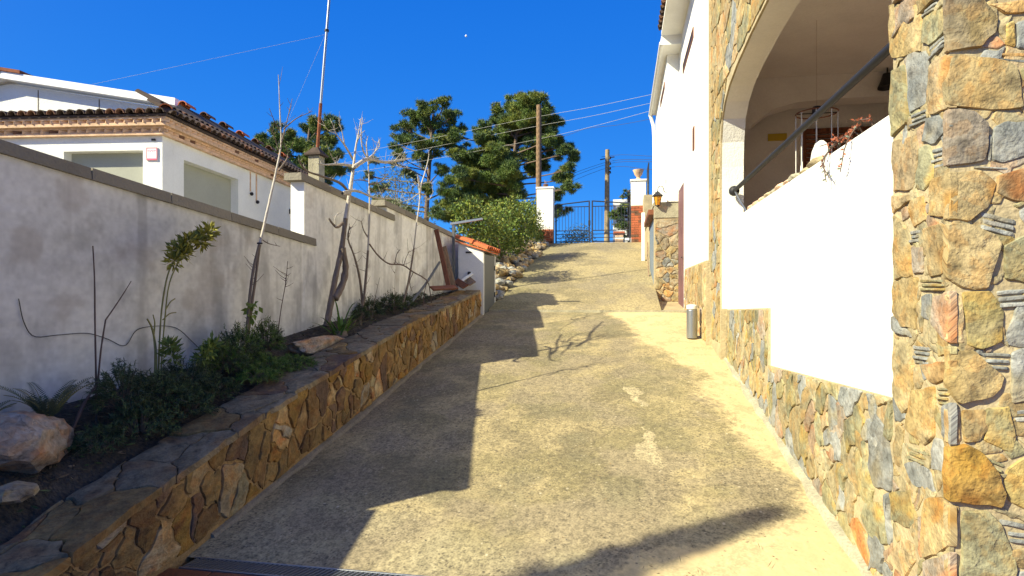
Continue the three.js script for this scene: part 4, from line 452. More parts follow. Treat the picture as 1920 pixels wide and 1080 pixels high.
  const roof = part('roof', hexa([[0.86, 7.182, -13.45], [4.5, 7.182, -13.45], [4.5, 7.182, -9.0], [0.86, 7.182, -9.0]], [[0.86, 7.22, -13.45], [4.5, 8.5, -13.45], [4.5, 8.5, -9.0], [0.86, 7.22, -9.0]]), M.tileOld, H);
  const tg = halfTile(0.095, 0.5); for (let i = 0; i < 20; i++) for (let r = 0; r < 2; r++) part('roof_tile', place(tg, 0.79 + r * 0.42, 7.215 + r * 0.15, -13.32 + i * 0.22, 0, 0.35), R() < 0.5 ? M.tileOld : M.tileDark, roof);
  const gut = part('gutter', tube([[0.85, 6.96, -13.46], [0.85, 6.95, -16], [0.85, 6.93, -18.75]], 0.055, 0.055, 10), M.pvc, H);
  part('downpipe', tube([[0.85, 6.9, -18.6], [0.93, 6.6, -18.6], [0.95, 6.3, -18.6], [0.95, 4.0, -18.6]], 0.05, 0.05, 10), M.pvc, H);
  // slit windows
  const win = (z0, z1, y0, y1, x) => { const w = part('window', merge([box(x - 0.012, x + 0.03, y0, y0 + 0.03, z0, z1), box(x - 0.012, x + 0.03, y1 - 0.03, y1, z0, z1), box(x - 0.012, x + 0.03, y0 + 0.03, y1 - 0.03, z0, z0 + 0.03), box(x - 0.012, x + 0.03, y0 + 0.03, y1 - 0.03, z1 - 0.03, z1)]), M.wood, H); part('pane', box(x - 0.006, x + 0.02, y0 + 0.03, y1 - 0.03, z0 + 0.03, z1 - 0.03), M.dark, w); };
  win(-13.1, -11.25, 6.16, 6.34, 1.258); win(-16.2, -14.7, 6.42, 6.56, 0.996); win(-11.32, -11.12, 4.15, 4.55, 1.258);
  // side door with frame
  const dr = part('door', box(1.235, 1.258, 1.3, 3.84, -13.9, -12.62, 0.004), M.purple, H); part('door_frame', merge([box(1.225, 1.26, 1.3, 3.9, -12.62, -12.55), box(1.225, 1.26, 3.84, 3.9, -13.9, -12.62)]), M.white, dr); part('door_handle', bar([1.2, 2.35, -12.75], [1.2, 2.35, -12.88], 0.012), M.dark, dr);
  for (let i = 0; i < 6; i++) part('door_slat', box(1.228, 1.236, 1.34, 3.80, -13.86 + i * 0.205, -13.86 + i * 0.205 + 0.185), M.purple, dr);
}
// handrail above the parapet
{
  const t = thing('handrail', 'black metal handrail with ball end above the white porch parapet', 'handrail', [1.46, 2.57, -5.5]);
  part('rail', bar([1.46, 2.96, -8.42], [1.46, 2.96, -3.4], 0.027, 12), M.dark, t);
  const s = new THREE.SphereGeometry(0.068, 20, 14); s.translate(1.46, 2.96, -8.45); part('ball_end', s, M.dark, t);
  for (const z of [-8.4, -3.7]) part('bracket', tube([[1.46, 2.96, z], [1.46, 2.78, z + 0.35], [1.47, 2.55, z + 0.8]], 0.014, 0.014, 8), M.galv, t);
}
{ // things on the porch
  const t = thing('hanging_rack', 'small hanging drying rack with cords inside the porch', 'hanging rack', [2.4, 3.85, -8.2]);
  const hx = 2.4, hz = -8.2, hy = 3.86;
  part('ring', new THREE.TorusGeometry(0.24, 0.008, 6, 28).rotateX(Math.PI / 2).translate(hx, hy, hz), M.wood, t);
  part('hub', merge([bar([hx - 0.24, hy, hz], [hx + 0.24, hy, hz], 0.007), bar([hx, hy, hz - 0.24], [hx, hy, hz + 0.24], 0.007), new THREE.CylinderGeometry(0.05, 0.06, 0.1, 10).translate(hx, hy + 0.03, hz)]), M.dark, t);
  part('hanging_cord', bar([hx, hy + 0.06, hz], [hx, 5.02, hz], 0.0014), M.woodGrey, t);
  for (let i = 0; i < 8; i++) { const a = i * 0.785 + 0.3, x = hx + 0.235 * Math.cos(a), z = hz + 0.235 * Math.sin(a); part('cord', bar([x, hy, z], [x, hy - 0.72 - 0.05 * (i % 3), z], 0.006, 5), M.pvc, t); }
  const c = thing('plastic_chair', 'white plastic chair with rounded back standing on the porch', 'chair', [2.0, 1.95, -6.1]);
  part('backrest', prismX([[-6.36, 2.42], [-5.92, 2.42], [-5.9, 2.85], [-5.96, 2.97], [-6.06, 3.02], [-6.2, 3.02], [-6.3, 2.97], [-6.38, 2.85]], 1.80, 1.83), M.white2, c);
  part('seat', box(1.82, 2.25, 2.36, 2.41, -6.37, -5.91, 0.02), M.white2, c);
  for (const [x, z] of [[1.84, -6.34], [1.84, -5.94], [2.22, -6.34], [2.22, -5.94]]) part('leg', bar([x, 1.95, z], [x, 2.38, z], 0.022), M.white2, c);
  solo('wall_plaque', box(2.44, 2.74, 4.19, 4.31, -10.976, -10.955, 0.004), M.yellow, 'small yellow plaque on the shaded porch end wall', 'plaque', [2.59, 4.25, -10.965]);
  const l = thing('porch_lamp', 'dark bell shaped lamp hanging near the porch pillar', 'lamp', [3.95, 4.75, -10.15]);
  part('lamp_shade', lathe([[0.03, 0.16], [0.06, 0.15], [0.09, 0.05], [0.13, -0.05], [0.13, -0.07], [0.11, -0.06], [0.05, 0.1]], 3.95, 4.78, -10.1), M.dark, l); part('stem', bar([3.95, 4.9, -10.1], [3.95, 5.02, -10.1], 0.012), M.dark, l);
  solo('porch_cable', tube([[1.72, 2.85, -6.35], [1.7, 2.6, -6.33], [1.73, 2.35, -6.3], [1.75, 1.95, -6.3]], 0.007, 0.007, 6), M.pvc, 'thin white cable hanging beside the porch chair', 'cable', [1.72, 1.95, -6.3]);
}
{ // ash tube
  const x = 1.07, y = roadY(-9.78), z = -9.78, t = thing('ash_bin', 'grey metal tubular bin standing against the stone plinth', 'bin', [x, y, z]);
  part('body', lathe([[0, 0.005], [0.078, 0.005], [0.082, 0.012], [0.082, 0.43], [0.076, 0.435], [0.076, 0.45], [0.08, 0.455]], x, y, z, 24), M.galv, t);
  part('lid', lathe([[0.08, 0.455], [0.082, 0.46], [0.082, 0.505], [0.074, 0.515], [0.03, 0.525], [0, 0.525]], x, y, z, 24), M.pvc, t);
}
// ---------- garage block ----------
{
  const R = rng(41); let id = 1500;
  const G = thing('garage_block', 'stone fronted garage block with blue grey door and wooden lintel', 'garage', [1.0, 1.3, -16]);
  const fr = part('stone_front', box(0.73, 1.258, 1.0, 3.3, -14.4, -14.02), M.mortar, G);
  for (const p of cells(0.735, 1.25, 1.44, 3.28, 30, R, 1, 1)) { const k = pick('wwwcgpct', R); id++; part('stone', stoneGeo(shrink(p, 0.012), (u, v, d) => [u, v, -14.02 + d], k, { proud: 0.02, seed: id, seg: 0.08 }), stoneMat(k, R), fr); }
  part('concrete_beam', box(0.72, 1.258, 3.302, 3.57, -14.4, -14.0, 0.006), M.concrete, G);
  part('side_wall', merge([box(0.73, 1.0, 1.0, 3.57, -20.9, -16.62), box(0.73, 1.0, 3.42, 3.57, -16.62, -14.4), box(0.75, 1.0, 1.0, 3.4, -14.42, -14.4)]), M.mortar, G);
  part('roof_slab', box(0.7, 1.6, 3.572, 3.66, -20.9, -14.05, 0.01), M.concrete, G);
  const d = part('garage_door', box(0.75, 0.79, 1.3, 3.4, -16.6, -14.42), M.garage, G); for (let i = 0; i < 10; i++) part('door_panel', box(0.738, 0.75, 1.7, 3.38, -16.58 + i * 0.216, -16.58 + i * 0.216 + 0.206, 0.003), M.garage, d);
  part('lintel', box(0.60, 0.75, 3.40, 3.52, -16.8, -14.2, 0.008), M.wood, G);
  part('terrace_parapet', box(0.86, 1.258, 3.66, 4.05, -14.35, -14.15, 0.01), M.white, G);
  part('vent_pipe', merge([bar([1.0, 4.05, -14.25], [1.0, 4.2, -14.25], 0.014), bar([1.14, 4.05, -14.25], [1.14, 4.24, -14.25], 0.014)]), M.dark, G);
  const l = thing('wall_lantern', 'black wall lantern with amber glass above the garage front', 'lantern', [0.8, 3.7, -13.95]);
  const lx = 0.79, lz = -13.92; part('cap', lathe([[0.0, 0.17], [0.03, 0.15], [0.13, 0.06], [0.125, 0.05], [0, 0.05]], lx, 3.72, lz, 6), M.dark, l); part('glass', lathe([[0.095, 0.05], [0.055, -0.15]], lx, 3.72, lz, 6), M.amber, l);
  part('bulb', new THREE.SphereGeometry(0.03, 10, 8).translate(lx, 3.69, lz), std({ color: lin(0.9, 0.6, 0.15) }), l);
  const fg = []; for (let i = 0; i < 6; i++) { const a = i * Math.PI / 3; fg.push(bar([lx + 0.097 * Math.sin(a), 3.77, lz + 0.097 * Math.cos(a)], [lx + 0.057 * Math.sin(a), 3.57, lz + 0.057 * Math.cos(a)], 0.006, 5)); } part('glass_frame', merge(fg.concat(lathe([[0, -0.19], [0.03, -0.17], [0.06, -0.15], [0, -0.14]], lx, 3.72, lz, 6))), M.dark, l);
  part('arm', tube([[lx, 3.88, lz], [lx + 0.02, 3.98, lz], [0.9, 4.0, -14.02], [0.95, 3.9, -14.15]], 0.009, 0.009, 6), M.dark, l);
  solo('fallen_stick', tube([[0.66, 1.75, -15.0], [0.68, 2.5, -16.3], [0.71, 3.05, -17.4]], 0.016, 0.012, 6), M.woodGrey, 'thin stick leaning against the plastered garage wall', 'stick', [0.66, 1.75, -15.0]);
  solo('white_post', box(0.57, 0.67, roadY(-18) + 0.02, 3.95, -18.1, -18.0, 0.01), M.pvc, 'white painted post at the foot of the garage side wall', 'post', [0.62, roadY(-18), -18.05]);
}
// ---------- gate and its posts ----------
function gatePost(x0, x1, yb, yr, yt, label, red) {
  const t = thing('gate_pillar', label, 'gate pillar', [(x0 + x1) / 2, yb, -22.4]), z0 = -22.65, z1 = -22.2;
  part('shaft', box(x0, x1, yr, yt, z0, z1, 0.01), M.white, t); part('cap', box(x0 - 0.03, x1 + 0.03, yt + 0.002, yt + 0.07, z0 - 0.03, z1 + 0.03, 0.012), M.white, t);
  const b = part('brick_base', box(x0 + 0.01, x1 - 0.01, yb - 0.2, yr - 0.002, z0 + 0.01, z1 - 0.01), M.mortar, t), n = Math.round((yr - yb) / 0.085), R = rng(n), w = (x1 - x0) / 2;
  for (let r = 0; r < n; r++) for (let k = 0; k < 2 + (r % 2); k++) { const a = r % 2 ? [x0, x0 + w / 2, x1 - w / 2][k] : x0 + k * w, c = r % 2 ? [w / 2, w, w / 2][k] : w, y = yb + r * 0.085; part('brick', box(a + 0.005, a + c - 0.005, y, y + 0.075, z1 - 0.05, z1 + 0.004, 0.004), R() < 0.75 ? red : M.tileOld, b); }
  return t;
}
gatePost(-3.04, -2.44, 3.3, 3.95, 5.45, 'white gate pillar with brick base beside the hedge', M.brickRed);
{
  gatePost(0.34, 0.86, 3.3, 4.75, 5.62, 'white gate pillar on tall red brick base carrying a stone urn', M.brickRed);
  solo('garden_urn', lathe([[0, 0], [0.13, 0], [0.13, 0.03], [0.06, 0.07], [0.06, 0.1], [0.14, 0.2], [0.17, 0.3], [0.2, 0.36], [0.18, 0.37], [0.14, 0.3], [0, 0.2]], 0.6, 5.692, -22.42, 16), M.brickPink, 'fluted stone urn on top of the gate pillar', 'urn', [0.6, 5.692, -22.42]);
  const pot = thing('pillar_pot', 'small pot of dry stems on the gate pillar beside the hedge', 'flower pot', [-2.74, 5.522, -22.42]);
  part('pot', lathe([[0, 0], [0.07, 0], [0.1, 0.12], [0.085, 0.12], [0.05, 0.02]], -2.74, 5.522, -22.42, 14), M.tileOld, pot); part('stem', merge([-0.05, 0, 0.04].map((o, i) => bar([-2.74 + o * 0.3, 5.55, -22.42], [-2.74 + o, 5.82 - i * 0.05, -22.42 + o], 0.008, 5))), M.woodGrey, pot);
  for (const [x0, x1, label] of [[-2.38, -1.12, 'blue grey barred gate leaf hinged on the pillar beside the hedge'], [-1.06, 0.33, 'blue grey barred gate leaf hinged on the urn pillar']]) {
    const g = thing('gate_leaf', label, 'gate', [(x0 + x1) / 2, 3.5, -22.4], 'leaves of the driveway gate'), z = -22.4, left = x0 < -2, top = (x) => 4.87 + (left ? (x - x0) / (x1 - x0) : (x1 - x) / (x1 - x0)) * 0.12;
    part('frame', merge([box(x0, x0 + 0.05, 3.47, top(x0), z - 0.025, z + 0.025, 0.004), box(x1 - 0.05, x1, 3.47, top(x1), z - 0.025, z + 0.025, 0.004), bar([x0, top(x0), z], [x1, top(x1), z], 0.022), bar([x0, 4.79, z], [x1, 4.79, z], 0.016), bar([x0, 3.52, z], [x1, 3.52, z], 0.022), bar([x0, 3.92, z], [x1, 3.92, z], 0.016), bar([x0, 3.79, z], [x1, 3.79, z], 0.012), bar([x0, 3.66, z], [x1, 3.66, z], 0.012)]), M.iron, g);
    for (let x = x0 + 0.14; x < x1 - 0.1; x += 0.115) part('bar', bar([x, 3.92, z], [x, 4.79, z], 0.009, 6), M.iron, g);
    if (left) part('lock', box(x1 - 0.06, x1 + 0.02, 4.1, 4.28, z + 0.026, z + 0.06, 0.005), M.dark, g);
  }
}
{ const t = thing('metal_fence', 'dark metal fence panel between the urn pillar and the house', 'fence', [0.95, 4.9, -21.6]); part('rail', merge([bar([0.9, 4.95, -20.9], [0.9, 4.95, -22.2], 0.02), bar([0.9, 5.95, -20.9], [0.9, 5.95, -22.2], 0.02)]), M.iron, t); for (let i = 0; i < 9; i++) part('slat', box(0.885, 0.915, 4.9, 6.0, -22.15 + i * 0.14, -22.15 + i * 0.14 + 0.11), M.iron, t); part('kerb', box(0.75, 1.05, 3.2, 4.92, -22.19, -20.9), M.mortar, t); }
// ---------- meter shed at the end of the planter ----------
{
  const t = thing('utility_shed', 'little white shed with orange tile roof and dark grey door', 'shed', [-2.9, 1.3, -12.1]);
  const x0 = -3.12, x1 = -2.63, z1 = -11.56, z0 = -12.7, yA = 2.62, yB = 2.43;
  const z1b = z1; part('wall', merge([hexa([[x0, 1.1, z1 - 0.08], [x1, 1.1, z1 - 0.08], [x1, 1.1, z1], [x0, 1.1, z1]], [[x0, yA, z1 - 0.08], [x1, yB, z1 - 0.08], [x1, yB, z1], [x0, yA, z1]]), hexa([[x0, 1.1, z0], [x1, 1.1, z0], [x1, 1.1, z0 + 0.08], [x0, 1.1, z0 + 0.08]], [[x0, yA, z0], [x1, yB, z0], [x1, yB, z0 + 0.08], [x0, yA, z0 + 0.08]]), box(x0, x0 + 0.06, 1.1, yA - 0.03, z0 + 0.08, z1 - 0.08)]), M.neighbour, t);
  part('door_frame', merge([box(x1 - 0.04, x1 + 0.012, roadY(z1) + 0.03, yB - 0.03, z1 - 0.06, z1 - 0.002), box(x1 - 0.04, x1 + 0.012, roadY(z1), yB - 0.03, z0 + 0.002, z0 + 0.07)]), M.pvc, t);
  const d = part('door', box(x1 - 0.02, x1 + 0.006, roadY(z1) + 0.05, yB - 0.04, z0 + 0.07, z1 - 0.06, 0.003), M.doorGrey, t); part('hinge', merge([box(x1 + 0.006, x1 + 0.02, 1.55, 1.65, z0 + 0.06, z0 + 0.1), box(x1 + 0.006, x1 + 0.02, 2.1, 2.2, z0 + 0.06, z0 + 0.1)]), M.dark, d);
  const rf = part('roof', hexa([[x0 - 0.05, yA + 0.0, z0 - 0.05], [x1 + 0.06, yB - 0.0, z0 - 0.05], [x1 + 0.06, yB, z1 + 0.05], [x0 - 0.05, yA, z1 + 0.05]], [[x0 - 0.05, yA + 0.03, z0 - 0.05], [x1 + 0.06, yB + 0.03, z0 - 0.05], [x1 + 0.06, yB + 0.03, z1 + 0.05], [x0 - 0.05, yA + 0.03, z1 + 0.05]]), M.tileNew, t);
  const tg = halfTile(0.088, 0.36, 0.014, 0.8), R = rng(2); for (let i = 0; i < 7; i++) for (let r = 0; r < 2; r++) part('roof_tile', place(tg, x1 + 0.09 - r * 0.3, yB + 0.035 + r * 0.12, z1 - 0.03 - i * 0.177, Math.PI, 0.33), M.tileNew, rf);
  part('wall_socket', merge([box(-2.93, -2.87, 1.98, 2.04, z1, z1 + 0.03, 0.005), box(-2.97, -2.86, 2.40, 2.43, z1, z1 + 0.02)]), M.dark, t);
  const p = thing('metal_post', 'grey metal post with a slanting arm beside the little shed', 'post', [-3.2, 1.6, -11.45]);
  part('post', box(-3.22, -3.17, 1.6, 2.98, -11.5, -11.45, 0.004), M.doorGrey, p); part('arm', hexa([[-3.25, 2.94, -11.51], [-2.62, 3.03, -11.51], [-2.62, 3.03, -11.44], [-3.25, 2.94, -11.44]], [[-3.25, 2.985, -11.51], [-2.62, 3.065, -11.51], [-2.62, 3.065, -11.44], [-3.25, 2.985, -11.44]]), M.galv, p);
  const plank = (a, b, w, th, m, label) => { const A = V3(...a), B = V3(...b), D = B.clone().sub(A), g = new THREE.BoxGeometry(w, D.length(), th); metric(g); const gm = metric(new RoundedBoxGeometry(w, D.length(), th, 1, 0.004), 3); gm.applyQuaternion(new THREE.Quaternion().setFromUnitVectors(V3(0, 1, 0), D.clone().normalize())); gm.translate(...A.clone().add(B).multiplyScalar(0.5).toArray()); solo('wooden_board', gm, m, label, 'board', a, 'boards left at the end of the planter'); };
  plank([-3.02, 1.70, -10.55], [-3.38, 2.80, -10.95], 0.085, 0.028, M.wood, 'tall dark red board leaning on the boundary wall');
  plank([-3.05, 1.68, -11.0], [-3.28, 2.5, -11.1], 0.10, 0.02, M.woodGrey, 'pale narrow board leaning beside the dark red one');
  plank([-2.78, 1.74, -10.8], [-3.1, 1.86, -11.3], 0.13, 0.03, M.wood, 'dark red board lying askew on the planter end');
  plank([-3.2, 1.70, -10.1], [-2.9, 1.73, -10.6], 0.12, 0.03, M.wood, 'flat brown board lying on the planter soil');
  plank([-2.72, 1.80, -11.1], [-2.95, 1.92, -11.48], 0.14, 0.02, M.woodGrey, 'pale brown board propped against the shed wall');
  plank([-2.95, 1.86, -11.2], [-2.80, 2.0, -11.4], 0.05, 0.02, M.pvc, 'short white lath on the board pile');
}
// ---------- neighbour's house behind the boundary wall ----------
{
  const pos = [-6.63, 0, -7.96], N = thing('neighbour_house', 'white neighbouring house with old tile eaves behind the boundary wall', 'house', pos, null, 0.1065);
  const P = (n, g, m, par = N) => part(n, g, m, par, false), R = rng(66);
  P('front_wall', merge([box(-6, -1.53, 0.6, 4.0, -0.25, 0), box(-0.3, 0, 0.6, 4.0, -0.25, 0), box(-1.53, -0.3, 3.72, 4.0, -0.25, 0), box(-1.53, -0.3, 0.6, 1.9, -0.25, 0)]), M.neighbour);
  P('side_wall', merge([box(-0.25, 0, 0.6, 4.0, -0.52, -0.252), box(-0.25, 0, 0.6, 4.0, -6.2, -2.16), box(-0.25, 0, 3.69, 4.0, -2.16, -0.52), box(-0.25, 0, 0.6, 1.9, -2.16, -0.52)]), M.neighbour);
  P('roller_blind', box(-1.53, -0.3, 1.9, 3.72, -0.2, -0.15), M.blind); P('roller_blind', box(-0.2, -0.14, 1.9, 3.69, -2.16, -0.52), M.blind);
  P('back_wall', box(-6, -0.25, 0.6, 4.0, -6.2, -6.0), M.neighbour);
  // cornice: two courses of bricks set at an angle under flat fillets
  const fil = (o, y, h, m) => P('fillet', merge([box(-6, o, y, y + h, 0, o), box(0, o, y, y + h, -6.2, 0)]), m);
  for (const [o, y] of [[0.08, 3.93], [0.15, 4.05]]) {
    fil(o - 0.085, y + 0.0425, 0.0475, M.tileOld); const f = fil(o - 0.01, y, 0.042, M.brickPink); const g = metric(new THREE.BoxGeometry(0.10, 0.048, 0.10).rotateY(Math.PI / 4), 3);
    for (let i = 0; i < 34; i++) P('brick', g.clone().translate(-0.05 - i * 0.142 + o, y + 0.066, o - 0.06), R() < 0.93 ? M.brickPink : M.tileOld, f);
    for (let i = 0; i < 42; i++) P('brick', g.clone().translate(o - 0.06, y + 0.066, -i * 0.142 - 0.05 + o), R() < 0.93 ? M.brickPink : M.tileOld, f);
    fil(o + 0.0, y + 0.0905, 0.028, M.brickPink);
  }
  const rf = P('roof', merge([hexa([[-6, 4.172, 0.17], [0.17, 4.172, 0.17], [-0.95, 4.172, -1.5], [-6, 4.172, -1.5]], [[-6, 4.205, 0.17], [0.17, 4.205, 0.17], [-0.95, 4.42, -1.5], [-6, 4.42, -1.5]]), hexa([[0.17, 4.172, 0.17], [0.17, 4.172, -6.3], [-0.95, 4.172, -6.3], [-0.95, 4.172, -1.5]], [[0.17, 4.205, 0.17], [0.17, 4.205, -6.3], [-0.95, 5.0, -6.3], [-0.95, 5.0, -1.9]])]), M.tileDark);
  const tg = halfTile(0.068, 0.42, 0.012);
  for (let i = 0; i < 34; i++) for (let r = 0; r < 2; r++) P('roof_tile', place(tg, 0.10 - i * 0.15 - r * 0.25, 4.21 + r * 0.055, 0.22 - r * 0.36, Math.PI / 2, 0.14), R() < 0.7 ? M.tileDark : M.tileOld, rf);
  for (let i = 0; i < 44; i++) for (let r = 0; r < 2; r++) P('roof_tile', place(tg, 0.22 - r * 0.36, 4.21 + r * 0.22, 0.08 - i * 0.15 - r * 0.25, Math.PI, 0.5), R() < 0.7 ? M.tileDark : M.tileOld, rf);
  for (let i = 0; i < 5; i++) P('hip_tile', place(halfTile(0.09, 0.4), 0.15 - i * 0.2, 4.26 + i * 0.07, 0.15 - i * 0.3, Math.PI - 0.98, 0.25), i < 1 ? M.tileNew : M.tileOld, rf);
  for (let i = 0; i < 7; i++) P('verge_tile', place(halfTile(0.085, 0.32), -0.9, 4.98, -1.9 - i * 0.66, Math.PI / 2, 0.0), i % 3 ? M.tileOld : M.tileNew, rf);
  // upper storey with a low gable of white sheet roofing
  P('gable_wall', prismZ([[-6.5, 4.4], [-1.2, 4.4], [-1.2, 4.99], [-4.45, 5.55], [-6.5, 5.2]], -2.39, -2.2), M.neighbour);
  P('gable_joint', merge([box(-3.9, -3.88, 4.5, 5.42, -2.2, -2.196), box(-2.7, -2.68, 4.5, 5.22, -2.2, -2.196)]), M.coping);
  P('sheet_roof', merge([hexa([[-4.45, 5.59, -2.0], [-1.1, 5.02, -2.0], [-1.1, 5.02, -2.4], [-4.45, 5.59, -2.4]], [[-4.45, 5.72, -2.0], [-1.1, 5.15, -2.0], [-1.1, 5.15, -2.4], [-4.45, 5.72, -2.4]]), hexa([[-6.9, 5.16, -2.0], [-4.46, 5.59, -2.0], [-4.46, 5.59, -2.4], [-6.9, 5.16, -2.4]], [[-6.9, 5.29, -2.0], [-4.46, 5.72, -2.0], [-4.46, 5.72, -2.4], [-6.9, 5.29, -2.4]])]), std({ color: lin(0.85, 0.85, 0.86), roughness: 0.35 }));
  P('ridge_cap', merge([hexa([[-4.75, 5.66, -1.97], [-4.45, 5.725, -1.97], [-4.45, 5.725, -2.4], [-4.75, 5.66, -2.4]], [[-4.75, 5.72, -1.97], [-4.45, 5.785, -1.97], [-4.45, 5.785, -2.4], [-4.75, 5.72, -2.4]]), hexa([[-4.449, 5.725, -1.97], [-4.05, 5.655, -1.97], [-4.05, 5.655, -2.4], [-4.449, 5.725, -2.4]], [[-4.449, 5.785, -1.97], [-4.05, 5.715, -1.97], [-4.05, 5.715, -2.4], [-4.449, 5.785, -2.4]])]), M.rust);
  // rust stained bracket marks and pipe ends on the side wall
  P('drain_strip', merge([box(0, 0.006, 3.55, 3.92, -2.62, -2.58), box(0, 0.006, 3.4, 3.92, -2.86, -2.81)]), M.brickPink); P('pipe_end', merge([new THREE.SphereGeometry(0.035, 8, 6).translate(0.03, 3.5, -2.6), new THREE.SphereGeometry(0.035, 8, 6).translate(0.03, 3.38, -2.83), box(0, 0.05, 3.35, 3.45, -4.35, -4.3)]), M.dark);
  // red bordered sign on the front wall
  const cv = document.createElement('canvas'); cv.width = 128; cv.height = 144; const x = cv.getContext('2d'); x.fillStyle = '#fdf6f8'; x.fillRect(0, 0, 128, 144); x.strokeStyle = '#b0204a'; x.lineWidth = 10; x.strokeRect(5, 5, 118, 134); x.fillStyle = '#f3c9d8'; x.fillRect(12, 12, 104, 34); x.fillStyle = '#8c4a70'; for (let i = 0; i < 8; i++) x.fillRect(18 + i * 12, 32 + (i % 3) * 2, 9, 14 - (i % 2) * 5); x.fillStyle = '#e58aa5'; x.fillRect(12, 118, 104, 16);
  const ct = new THREE.CanvasTexture(cv); ct.colorSpace = THREE.SRGBColorSpace;
  const sg = new THREE.Group(); const wp = V3(-0.15, 3.66, 0.012).applyAxisAngle(V3(0, 1, 0), 0.1065).add(V3(...pos));
  const S = thing('wall_sign', 'small white sign with red border on the neighbouring house corner', 'sign', [wp.x, wp.y, wp.z], null, 0.1065);
  part('board', box(-0.085, 0.085, -0.095, 0.095, -0.008, 0.004), M.white2, S, false); const pg = new THREE.PlaneGeometry(0.166, 0.186); pg.translate(0, 0, 0.0075); part('print', pg, std({ map: ct, roughness: 0.5 }), S, false);
  const cw = V3(-0.13, 3.87, 0.0).applyAxisAngle(V3(0, 1, 0), 0.1065).add(V3(...pos)); const cf = thing('wall_hook', 'tiny dark fitting on the white wall above the red sign', 'fitting', [cw.x, cw.y, cw.z], null, 0.1065); part('plate', box(-0.03, 0.03, -0.015, 0.015, 0, 0.02, 0.004), M.dark, cf, false);
}
{ // garden chimney with its cowl, and the guyed mast on it
  const x = -6.14, z = -11.65, t = thing('garden_chimney', 'narrow concrete chimney rising behind the wall pillar', 'chimney', [x, 1.2, z]);
  part('shaft', box(x - 0.12, x + 0.12, 1.0, 4.42, z - 0.12, z + 0.12, 0.01), M.concrete, t); part('cowl', merge([box(x - 0.18, x + 0.18, 4.42, 4.47, z - 0.18, z + 0.18, 0.01), hexa([[x - 0.16, 4.472, z - 0.16], [x + 0.16, 4.472, z - 0.16], [x + 0.16, 4.472, z + 0.16], [x - 0.16, 4.472, z + 0.16]], [[x - 0.05, 4.6, z - 0.05], [x + 0.05, 4.6, z - 0.05], [x + 0.05, 4.6, z + 0.05], [x - 0.05, 4.6, z + 0.05]])]), M.tileDark, t);
  const m = thing('antenna_mast', 'tall thin metal mast with rusty foot and guy wires', 'mast', [-6.12, 4.58, z]);
  part('rusty_tube', bar([-6.12, 4.55, z], [-6.045, 5.5, z], 0.034), M.rust, m); part('tube', bar([-6.047, 5.48, z], [-5.86, 7.6, z], 0.027), M.galv, m); part('upper_tube', bar([-5.915, 6.98, z], [-5.62, 10.3, z], 0.021), M.galv, m);
  part('clamp', new THREE.CylinderGeometry(0.045, 0.045, 0.04, 10).translate(-5.915, 6.98, z), M.dark, m);
  for (const e of [[-10.4, 5.75, -10.5], [-7.6, 4.75, -12.5]]) part('guy_wire', bar([-5.95, 6.9, z], e, 0.0022, 5), M.wire, m);
}
// ---------- plants ----------
class Leaves { // collects small leaf faces with a colour each
  constructor() { this.p = []; this.c = []; }
  tri(a, b, c, col) { this.p.push(a.x, a.y, a.z, b.x, b.y, b.z, c.x, c.y, c.z); for (let i = 0; i < 3; i++) this.c.push(...col); }
  leaf(o, d, side, len, wid, col, bend = 0.15) { const n = V3().crossVectors(d, side).normalize(), m = o.clone().addScaledVector(d, len * 0.45), t = o.clone().addScaledVector(d, len).addScaledVector(n, -len * bend), l = m.clone().addScaledVector(side, wid / 2).addScaledVector(n, wid * 0.15), r = m.clone().addScaledVector(side, -wid / 2).addScaledVector(n, wid * 0.15); this.tri(o, r, m, col); this.tri(m, r, t, col); this.tri(o, m, l, col); this.tri(m, t, l, col); }
  quick(o, d, side, len, wid, col) { const m = o.clone().addScaledVector(d, len * 0.5), t = o.clone().addScaledVector(d, len); this.tri(o, m.clone().addScaledVector(side, wid / 2), t, col); this.tri(o, t, m.clone().addScaledVector(side, -wid / 2), col); }
  needle(o, d, side, len, wid, col) { this.tri(o.clone().addScaledVector(side, wid / 2), o.clone().addScaledVector(side, -wid / 2), o.clone().addScaledVector(d, len), col); }
  geo() { const g = new THREE.BufferGeometry(); g.setAttribute('position', new THREE.Float32BufferAttribute(this.p, 3)); g.setAttribute('color', new THREE.Float32BufferAttribute(this.c, 3)); g.setAttribute('uv', new THREE.Float32BufferAttribute(new Float32Array(this.p.length / 3 * 2), 2)); g.computeVertexNormals(); return g; }
}
const rdir = (R) => { const z = R() * 2 - 1, a = R() * 6.283, s = Math.sqrt(1 - z * z); return V3(s * Math.cos(a), z, s * Math.sin(a)); };
const sideOf = (d, R) => { const s = V3().crossVectors(d, rdir(R)); return s.lengthSq() < 1e-6 ? V3(1, 0, 0) : s.normalize(); };
